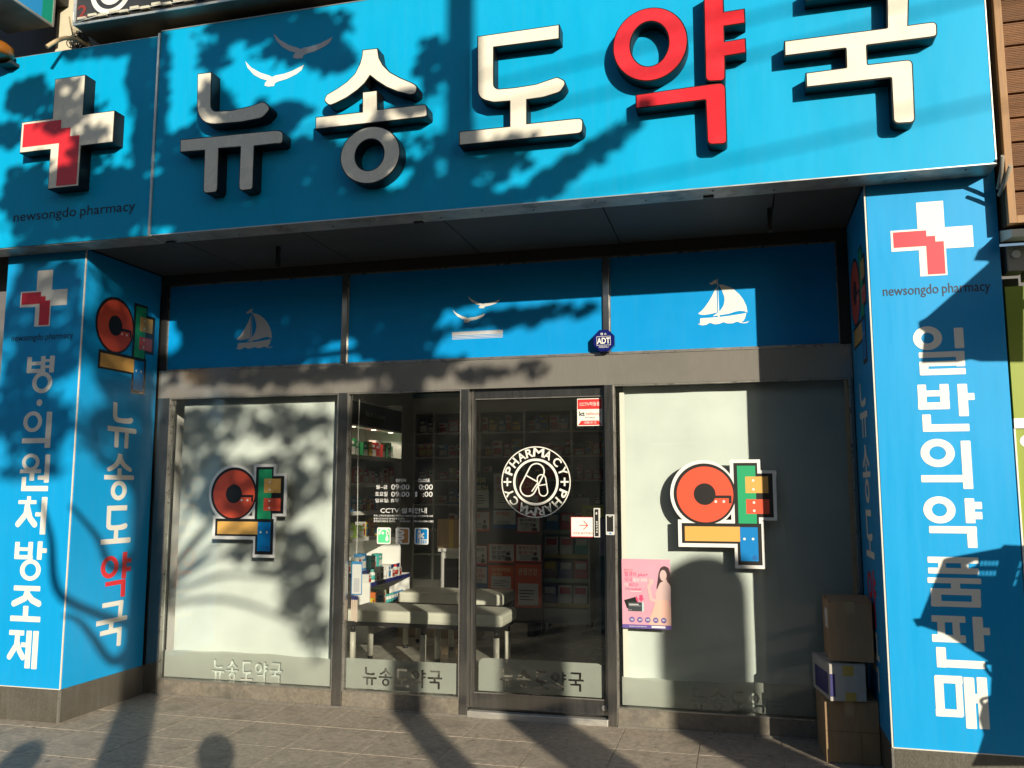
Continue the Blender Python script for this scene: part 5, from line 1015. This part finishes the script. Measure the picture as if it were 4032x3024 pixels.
# poster partition
pt = empty('poster_partition', (-1.5, 4.3, 0), 'upright partition board covered with health posters', 'partition')
box('board', -1.86, -1.02, 4.206, 4.26, .12, 1.74, mat('partition_board', (.10, .09, .08), .6), pt); box('foot', -1.80, -1.72, 4.1, 4.4, -.002, .1195, M_DARK, pt); box('foot', -1.16, -1.08, 4.1, 4.4, -.002, .1195, M_DARK, pt)
PM = dict(white=mat('poster_white', (.62, .62, .60), .5), orange=mat('poster_orange', (.68, .12, .03), .5), red=mat('poster_red', (.55, .03, .03), .5), blue=mat('poster_blue', (.03, .12, .35), .5), green=mat('poster_green', (.03, .08, .06), .5))
FPp = front(4.204)
for k, (c_, tx, r, hd) in enumerate(DATA['POSTERS']):
    its = [(cdt([rectl(*r)]), PM[hd if hd != c_ else c_], .0018)]
    ln = tx.split('|'); h = r[3] - r[1]; w = r[2] - r[0]
    if c_ == 'white': its.append((cdt([rectl(*sub(r, .03, .03, .97, .90 if hd != 'blue' else .78))]), PM['white'], .0024)); tm = PM['red'] if k % 2 else M_BLACK
    else: its.append((cdt([rectl(*sub(r, .12, .45, .88, .95))]), PM['white'], .0024)); tm = mat('poster_pale_text', (.75, .62, .35), .5)
    for j, s in enumerate(ln):
        hh = .16 if c_ != 'white' else .20
        its.append((fit(text_shape(s, .012), sub(r, .12, .10 + j * (hh + .05), .12 + min(.72, .2 * len(s)), .10 + hh + j * (hh + .05))), tm, .0030))
    its.append((cdt([rectl(*sub(r, .18, .60 + q * .07, .55 + .25 * rnd.random(), .62 + q * .07)) for q in range(4)]), M_BLACK, .0030))
    if c_ == 'white' and hd in ('orange', 'red'): its.append((cdt([ellipse(*sub(r, .68, .42, .82, .62)), fillet([tuple(q) + (.01,) for q in U(r, [(.62, .88), (.66, .66), (.84, .66), (.90, .88)])])]), mat('figure_print', (.08, .07, .07), .5), .0034))
    p_ = flats('wall_poster', its, FPp, None)
    tag(p_, '%s poster headed %s on the partition board' % ({'white': 'white and ' + hd if hd != 'white' else 'plain white'}.get(c_, c_), ' '.join(ln)), 'poster', 'posters on the partition board')
# leaflet rack on castors
rk = empty('leaflet_rack', (-.82, 4.55, 0), 'grey stepped leaflet rack on castors', 'rack')
M_RK = mat('rack_white', (.50, .51, .48), .45)
box('side_panel', -1.105, -1.09, 4.40, 4.80, .10, 1.45, M_RK, rk); box('side_panel', -.555, -.54, 4.40, 4.80, .10, 1.45, M_RK, rk); box('base', -1.089, -.556, 4.39, 4.80, .10, .26, M_RK, rk); box('back', -1.089, -.556, 4.77, 4.799, .261, 1.45, M_RK, rk)
for x in (-1.06, -.585):
    for y in (4.44, 4.76): tube('castor', [(x - .012, y, .05), (x + .012, y, .05)], .05, M_RUB, rk, 14)
lc = [('navy', 'white', 'white'), ('brown', 'navy', 'red'), ('white', 'white', 'teal'), ('blue', 'red', 'white')]
for k, z in enumerate((.30, .56, .82, 1.08)):
    y = 4.42 + k * .05
    box('shelf', -1.089, -.556, y, 4.769, z - .01, z, M_RK, rk); box('price_strip', -1.089, -.556, y - .006, y - .0002, z - .03, z + .015, mat('strip_green', (.35, .45, .30), .5) if k % 2 else mat('strip_yellow', (.50, .42, .16), .5), rk)
    for j in range(3):
        x = -1.07 + j * .17; c_ = lc[k][j]
        Mx = Matrix.Translation((x, y + .02, z + .003)) @ Matrix.Rotation(-.18, 4, 'X')
        bm = bmesh.new(); add_box(bm, 0, .15, 0, .012, 0, .20, 0, 0, Mx); q = [Mx @ Vector(v) for v in ((.015, -.001, .11), (.135, -.001, .11), (.135, -.001, .18), (.015, -.001, .18))]; f = bm.faces.new([bm.verts.new(v) for v in q]); f.material_index = 1
        o = finish('leaflet', bm, [PC[c_], PC[cycl[c_]]]); tag(o, '%s booklet leaning on the %s step of the leaflet rack' % (c_, ('lowest', 'second', 'third', 'top')[k]), 'booklet', 'booklets on the leaflet rack')
r = DATA['LIME']
hs = flats('hanging_sign', [(cdt([rectl(*r)]), mat('lime_card', (.40, .50, .03), .5), .002), (fit(text_shape('근육', .01), sub(r, .15, .35, .6, .75)), M_BLACK, .003)], front(4.40), None); tag(hs, 'lime green price card on top of the leaflet rack', 'sign')
bx = box('blue_stand', -.50, -.20, 4.55, 4.80, 0.0, 1.30, mat('stand_teal', (.01, .10, .16), .5), None, .006); tag(bx, 'dark teal banner stand beside the leaflet rack', 'stand')
flat('stand_screen', cdt([rectl(-.46, .82, -.30, 1.22)]), front(4.55), mat('stand_lilac', (.35, .36, .62), .4), bx, .002)
# counter clutter at the far end of the benches
ct = empty('shop_counter', (-2.0, 5.0, 0), 'low shop counter with glass front behind the benches', 'counter')
box('counter_body', -2.45, -1.40, 5.0, 5.6, -.002, .80, M_LAM, ct); box('counter_top', -2.48, -1.37, 4.97, 5.62, .8005, .84, M_LAM, ct, .004); box('display_glass', -2.40, -1.90, 4.985, 4.998, .30, .72, M_DARK, ct)
cbn = box('cardboard_box', -2.52, -2.16, 5.05, 5.40, .8405, 1.18, M_CARD, None, .004); box('tape', -2.37, -2.31, 5.0490, 5.0498, .8405, 1.18, M_TAPE, cbn); tag(cbn, 'closed brown carton standing on the shop counter', 'cardboard box')
mc = empty('counter_machine', (-1.9, 5.2, .8405), 'grey metal appliance with dark glass door on the counter', 'appliance')
box('casing', -2.10, -1.66, 5.05, 5.4, .8405, 1.36, M_LAM, mc, .008); box('glass_door', -2.06, -1.70, 5.044, 5.0495, 1.0, 1.32, M_BLACK, mc); box('shelf_line', -2.06, -1.70, 5.040, 5.0438, 1.15, 1.165, M_RK, mc)
low = box('cardboard_box', -2.50, -1.62, 3.78, 4.05, -.001, .42, M_CARD, None, .004); box('tape', -2.1, -2.04, 3.7790, 3.7798, 0, .42, M_TAPE, low); tag(low, 'wide brown carton on the floor behind the shorter bench', 'cardboard box')
bottle(-1.72, 3.88, .4205, .035, .14, 'pink', 'pink', 'pink bottle on the wide carton behind the benches')
tr_ = empty('clear_tray', (-1.62, 1.35, 0), 'shallow clear plastic tray of bags on the floor inside the glass', 'tray')
box('tray', -1.72, -1.35, 1.15, 1.45, -.001, .05, mat('tray_grey', (.30, .32, .33), .25), tr_, .01); box('bag', -1.66, -1.40, 1.2, 1.4, .0505, .085, mat('bag_white', (.55, .56, .56), .3, bump=.8, bscale=18), tr_, .015)
lb = empty('hanging_card', (-1.70, DY + .06, .86), 'white and blue notice card hanging inside the side pane', 'card')
flats('card_face', [(cdt([rectl(-1.72, .78, -1.635, 1.02, .008)]), PC['blue'], .0), (cdt([rectl(-1.714, .787, -1.641, 1.0, .006)]), M_PAPER, .001), (cdt([rectl(-1.70, .80, -1.655, .90)]), M_GREYP, .002)], front(DY + .06), lb)
pk = empty('hanging_sachets', (-1.70, DY + .06, .62), 'strip of slim sachets hanging inside the side pane', 'sachets')
for k in range(4): box('sachet', -1.715 + k * .013, -1.705 + k * .013, DY + .055, DY + .058, .60 - .004 * k, .745, mat('sachet_cream', (.70, .55, .45), .5), pk); box('sachet_top', -1.715 + k * .013, -1.705 + k * .013, DY + .055, DY + .058, .7453, .775, PC['navy'], pk)

# ================================================================== STREET SIDE (behind the camera: these cast the shadows)
TY = -5.75; SX, SZ = 0.67, 0.336
def sp(a, b, y): return Vector((a - SX * y, y, b - SZ * y))      # point on the sun ray that reaches (a, b) at y = 0
tree = empty('street_tree', (sp(-2.81, 0, TY).x, TY, 0), 'leafy street tree on the pavement facing the pharmacy', 'tree')
M_BARK = mat('bark', (.10, .075, .05), .85, var=.3, vscale=14, bump=.6, bscale=30, stretch=(1, 1, .3)); M_LEAF = mat('leaf_green', (.05, .10, .02), .5, var=.3, vscale=3)
bx_ = tree.location.x
bm = bmesh.new()
add_tube(bm, [(bx_, TY, -.05), (bx_, TY, .15), (bx_ + .01, TY, 1.2), (bx_ - .02, TY, 2.3), (bx_ - .02, TY, 3.1), (bx_ - .05, TY, 3.9), (bx_ - .12, TY, 4.7), (bx_ - .1, TY, 5.4)], [.19, .155, .145, .135, .11, .07, .04, .015], 14)
finish('trunk', bm, M_BARK, tree)
tops = [Vector((bx_ - .02, TY, 2.7)), Vector((bx_ - .02, TY, 3.4)), Vector((bx_ - .05, TY, 3.9)), Vector((bx_ - .12, TY, 4.7))]
for k, lm in enumerate(DATA['LIMBS']):
    pts = [sp(q[0], q[1], TY + .25 * math.sin(k * 2.1 + j)) for j, q in enumerate(lm)]
    if k in (0, 1, 2): pts = pts[::-1]
    s0 = min(tops, key=lambda t: (t - pts[0]).length); 
    if (pts[-1] - s0).length < (pts[0] - s0).length: pts.reverse()
    pth = smooth_path([s0] + pts, 5); n = len(pth)
    tube('limb', pth, [.045 - .033 * j / n for j in range(n)], M_BARK, tree, 8)
lr = random.Random(11)
def leaf(bm, c, s):
    d = Vector((lr.gauss(0, 1), lr.gauss(0, 1), lr.gauss(0, .7))).normalized(); u_ = d.orthogonal().normalized(); v_ = d.cross(u_)
    a0 = lr.uniform(0, 6.28); u2 = u_ * math.cos(a0) + v_ * math.sin(a0); v2 = d.cross(u2)
    pts = [(-.5, 0), (-.1, .42), (.35, .35), (.55, 0), (.35, -.35), (-.1, -.42)]
    bm.faces.new([bm.verts.new(c + (u2 * x + v2 * y) * s) for x, y in pts])
TY2 = -9.1  # second tree added farther out, to soften the leaf shade on the window
tree2 = empty('street_tree', (sp(-2.81, 0, TY2).x, TY2, 0), 'second leafy street tree added nearer the road kerb for softer leaf shade', 'tree')
bx2 = tree2.location.x
bm = bmesh.new(); add_tube(bm, [(bx2, TY2, -.05), (bx2, TY2, .2), (bx2 - .01, TY2, 2.4), (bx2 - .05, TY2, 4.0), (bx2 - .1, TY2, 5.2), (bx2, TY2, 6.4)], [.18, .14, .12, .10, .06, .02], 12); finish('trunk', bm, M_BARK, tree2)
extra = [(-2.6, 5.2, .9, .5, .4, 0), (-1.6, 5.1, .8, .45, .4, 0), (-2.2, 5.8, .8, .4, .3, 0)]
CRW = [tuple(e) for e in DATA['CROWN']]
for ti, (tr_o, ty_) in enumerate(((tree, TY), (tree2, TY2))):
    bm = bmesh.new(); mine = [e for e in CRW if e[5] == ti]
    for (a, b, ra, rb, dn, _) in mine + [e for e in extra if e[5] == ti]:
        for k in range(int(max(8, math.pi * ra * rb * 2000 * dn))):
            t = lr.uniform(0, 6.283); q = math.sqrt(lr.random()) * (1.0 + .12 * math.sin(5 * t + a * 9))
            leaf(bm, sp(a + ra * q * math.cos(t), b + rb * q * math.sin(t), ty_ + lr.uniform(-.4, .35)), lr.uniform(.06, .11))
    for k in range(300):                               # loose leaves round the clumps
        e = lr.choice(mine); t = lr.uniform(0, 6.283); q = lr.uniform(1.0, 1.35)
        leaf(bm, sp(e[0] + e[2] * q * math.cos(t), e[1] + e[3] * q * math.sin(t), ty_ + lr.uniform(-.4, .35)), lr.uniform(.05, .08))
    cr_ = finish('crown', bm, M_LEAF, tr_o); cr_['kind'] = 'stuff'
    if ti:
        for e in mine[:8]:
            tube('limb', smooth_path([Vector((bx2 - .05, TY2, 4.0)), (Vector((bx2 - .05, TY2, 4.0)) + sp(e[0], e[1], TY2)) / 2 + Vector((0, 0, .15)), sp(e[0], e[1], TY2)], 5), [.03 - .002 * q for q in range(11)], M_BARK, tree2, 6)
# utility pole and wires
PY_ = -7.0; px_ = sp(-.67, 0, PY_).x
up = empty('utility_pole', (px_, PY_, 0), 'tapered concrete utility pole at the kerb facing the pharmacy', 'pole')
tube('shaft', [(px_, PY_, -.05), (px_, PY_, 3.0), (px_, PY_, 9.5)], [.135, .105, .06], mat('pole_concrete', (.35, .34, .32), .8, var=.1, vscale=10), up, 16)
box('cross_arm', px_ - .9, px_ + .9, PY_ - .05, PY_ + .05, 9.0, 9.1, M_DARK, up)
for k, (b0, b1, r_) in enumerate([(4.02, 4.40, .014), (3.80, 4.17, .014), (3.30, 3.52, .012)]):
    A = sp(-6.0, b0 - .6, -11.0); B = sp(6.5, b1 + .75, -11.0)
    o = tube('overhead_wire', [A + (B - A) * (j / 12) - Vector((0, 0, .25 * (1 - (j / 6 - 1) ** 2))) for j in range(13)], r_, M_CAB, None, 6)
    tag(o, ('highest', 'middle', 'lowest')[k] + ' of three black cables strung along the street', 'wire', 'cables strung along the street')
# unseen slabs added to cast the upright and the arched shadow
def pylon(a0, a1, btop, y, rnd_top, label, col_):
    c_ = sp((a0 + a1) / 2, btop, y); w = (a1 - a0) / 2
    o = empty('shadow_slab', (c_.x, y, 0), label, 'shadow slab')
    lp = fillet([(c_.x - w, .0, 0), (c_.x + w, .0, 0), (c_.x + w, c_.z, w * rnd_top), (c_.x - w, c_.z, w * rnd_top)], 10)
    flat('panel', cdt([lp]), front(y), col_, o, .05, -.05); flat('back', cdt([lp]), front(y), col_, o, -.05)
    box('foot', c_.x - w - .05, c_.x + w + .05, y - .2, y + .2, -.004, .06, M_GRAN, o); return o
pylon(.06, .47, 1.75, -6.6, .1, 'unseen tall narrow grey slab added to cast an upright shadow', mat('slab_grey', (.3, .3, .3), .5))
pylon(1.19, 1.71, 1.42, -6.8, .98, 'unseen round topped white slab added to cast an arched shadow', mat('slab_white', (.6, .6, .6), .5))
# two people standing by the camera: only their head shadows reach the floor in view
def person(x, y, h, face, raised, label, top, legs):
    o = empty('person', (x, y, 0), label, 'person'); k = h / 1.75
    J = dict(pel=(0, 0, .95), che=(0, .01, 1.32), nec=(0, .0, 1.50), hd0=(0, .02, 1.58), hd1=(0, .03, 1.66), hd2=(0, .02, 1.73), sl=(-.19, 0, 1.42), sr=(.19, 0, 1.42),
             hl=(-.10, 0, .90), hr=(.10, 0, .90), kl=(-.11, .02, .50), kr=(.11, .02, .50), al=(-.11, -.02, .09), ar=(.11, -.02, .09), tl=(-.12, .16, .035), tr=(.12, .16, .035))
    if raised: J.update(el=(-.24, .12, 1.20), er=(.24, .12, 1.20), wl=(-.09, .26, 1.36), wr=(.09, .26, 1.36), fl=(-.06, .30, 1.42), fr=(.06, .30, 1.42))
    else: J.update(el=(-.25, -.02, 1.13), er=(.25, -.02, 1.13), wl=(-.26, .05, .88), wr=(.26, .05, .88), fl=(-.26, .08, .78), fr=(.26, .08, .78))
    rad = dict(pel=.15, che=.155, nec=.058, hd0=.075, hd1=.095, hd2=.075, sl=.075, sr=.075, hl=.10, hr=.10, kl=.065, kr=.065, al=.045, ar=.045, tl=.038, tr=.038, el=.048, er=.048, wl=.034, wr=.034, fl=.035, fr=.035)
    E = [('pel', 'che'), ('che', 'nec'), ('nec', 'hd0'), ('hd0', 'hd1'), ('hd1', 'hd2'), ('che', 'sl'), ('che', 'sr'), ('sl', 'el'), ('el', 'wl'), ('wl', 'fl'), ('sr', 'er'), ('er', 'wr'), ('wr', 'fr'), ('pel', 'hl'), ('pel', 'hr'), ('hl', 'kl'), ('hr', 'kr'), ('kl', 'al'), ('kr', 'ar'), ('al', 'tl'), ('ar', 'tr')]
    ks = list(J); c_, s_ = math.cos(face), math.sin(face)
    me = bpy.data.meshes.new('body'); me.from_pydata([((J[q][0] * c_ - J[q][1] * s_) * k, (J[q][0] * s_ + J[q][1] * c_) * k, J[q][2] * k) for q in ks], [(ks.index(a), ks.index(b)) for a, b in E], [])
    me.materials.append(top); b = bpy.data.objects.new('body', me); COL.objects.link(b); b.parent = o
    b.modifiers.new('skin', 'SKIN'); b.modifiers.new('sub', 'SUBSURF').render_levels = 2
    for i_, q in enumerate(ks):
        v = me.skin_vertices[0].data[i_]; v.radius = (rad[q] * k, rad[q] * k); v.use_root = (q == 'pel')
    bm = bmesh.new(); bmesh.ops.create_uvsphere(bm, u_segments=16, v_segments=10, radius=.108 * k)
    for v in bm.verts: v.co = Vector((v.co.x + x, v.co.y + y - .015, v.co.z * 1.08 + 1.675 * k))
    bmesh.ops.delete(bm, geom=[v for v in bm.verts if v.co.z < 1.63 * k and v.co.y > y], context='VERTS'); finish('hair', bm, M_HAIR, o, True)
    return o
person(1.45, -5.43, 1.80, R_(15), True, 'person in dark clothes with both hands raised to take a picture', mat('dark_jacket', (.03, .03, .04), .8), None)
person(.30, -5.62, 1.73, R_(10), False, 'person in grey clothes standing with arms hanging', mat('grey_coat', (.12, .12, .13), .8), None)
# unseen awning and a crate stand-in, shaped to cast shadows on the right pillar
aw = empty('folding_awning', (3.6, -.8, 2.6), 'unseen dark folding awning, shaped to cast the shadow on the pillar', 'awning')
def slab(name, pts, tr, d1, d0, m, par): 
    o = flat(name, cdt([[Vector(q) for q in pts]]), tr, m, par, d1, d0); return o
ya = -1.2
def spx(a, b): v = sp(a, b, ya); return (v.x, v.z)
M_AWN = mat('awning_cloth', (.05, .05, .06), .7)
def sun_raked(y): return lambda h, z, d: (h + SX * d, y - d, z + SZ * d)      # depth runs along the sun ray, keeping the shadow outline
slab('awning_cloth', [spx(*q) for q in DATA['AWN']], sun_raked(ya), .45, .0, M_AWN, aw); slab('awning_end', [spx(*q) for q in DATA['AWN']], sun_raked(ya), 0.0, None, M_AWN, aw)
box('support', 3.35, 3.40, ya, .3, 2.9, 2.95, M_DARK, aw)
cs = empty('shadow_cart', (3.4, -1.2, 0), 'unseen stand-in of crate, sacks and cart, shaped to cast a shadow', 'cart')
M_CR = mat('crate_plastic', (.05, .08, .20), .5)
flat('crate', cdt([[Vector(spx(*q)) for q in DATA['CRATE']]], [[Vector(spx(*q)) for q in h] for h in DATA['CRSLOT']]), sun_raked(ya), M_CR, cs, .26, .0)
flat('crate_end', cdt([[Vector(spx(*q)) for q in DATA['CRATE']]], [[Vector(spx(*q)) for q in h] for h in DATA['CRSLOT']]), sun_raked(ya), M_CR, cs, 0.0)
slab('sack', [spx(*q) for q in DATA['SACK']], front(ya - .02), .01, -.20, mat('sack_grey', (.25, .24, .22), .9), cs)
for lp in DATA['LOOPS']: tube('handle', smooth_path([Vector((spx(*q)[0], ya, spx(*q)[1])) for q in lp]), .008, M_DARK, cs, 8)
box('cart_deck', 3.0, 3.7, ya - .3, ya + .2, .08, .12, M_DARK, cs)
for x in (3.1, 3.6): tube('wheel', [(x, ya - .2, .06), (x, ya - .16, .06)], .064, M_RUB, cs, 14)
# low buildings across the street (seen in the glass only)
for k, (x0, x1, h, col_) in enumerate(((-34, -14, 9.0, (.30, .28, .25)), (-13.5, -3, 7.6, (.22, .20, .19)), (-2.5, 8, 8.4, (.34, .30, .24)), (8.5, 24, 5.2, (.26, .25, .25)), (25, 44, 8.0, (.30, .26, .22)))):
    nm = ('pale stucco', 'brown brick', 'sand coloured', 'grey rendered', 'tan')[k]
    o = empty('street_house', ((x0 + x1) / 2, -25, 0), '%s shop house across the street' % nm, 'building')
    mw = mat('house_wall_%d' % k, col_, .8, var=.1, vscale=2)
    box('wall', x0, x1, -30, -22, -.36, h, mw, o); box('roof', x0 - .2, x1 + .2, -30.2, -21.8, h + .001, h + .18, M_DARK, o)
    n = int((x1 - x0) / 2.6)
    for j, zf in [(j_, z_) for j_ in range(n) for z_ in (3.1, 5.8, 8.5) if z_ + 1.5 < h]:
        xa = x0 + .7 + j * (x1 - x0 - .6) / n
        wv = box('window', xa, xa + 1.4, -21.999, -21.95, zf, zf + 1.2, M_DARK, o); box('sill', xa - .05, xa + 1.45, -21.999, -21.88, zf - .08, zf - .0005, M_OFFW, wv)
        if zf < 4: box('shutter', xa - .1, xa + 1.7, -21.999, -21.93, -.1, 2.4, mat('shutter_grey', (.20, .20, .21), .5), o)
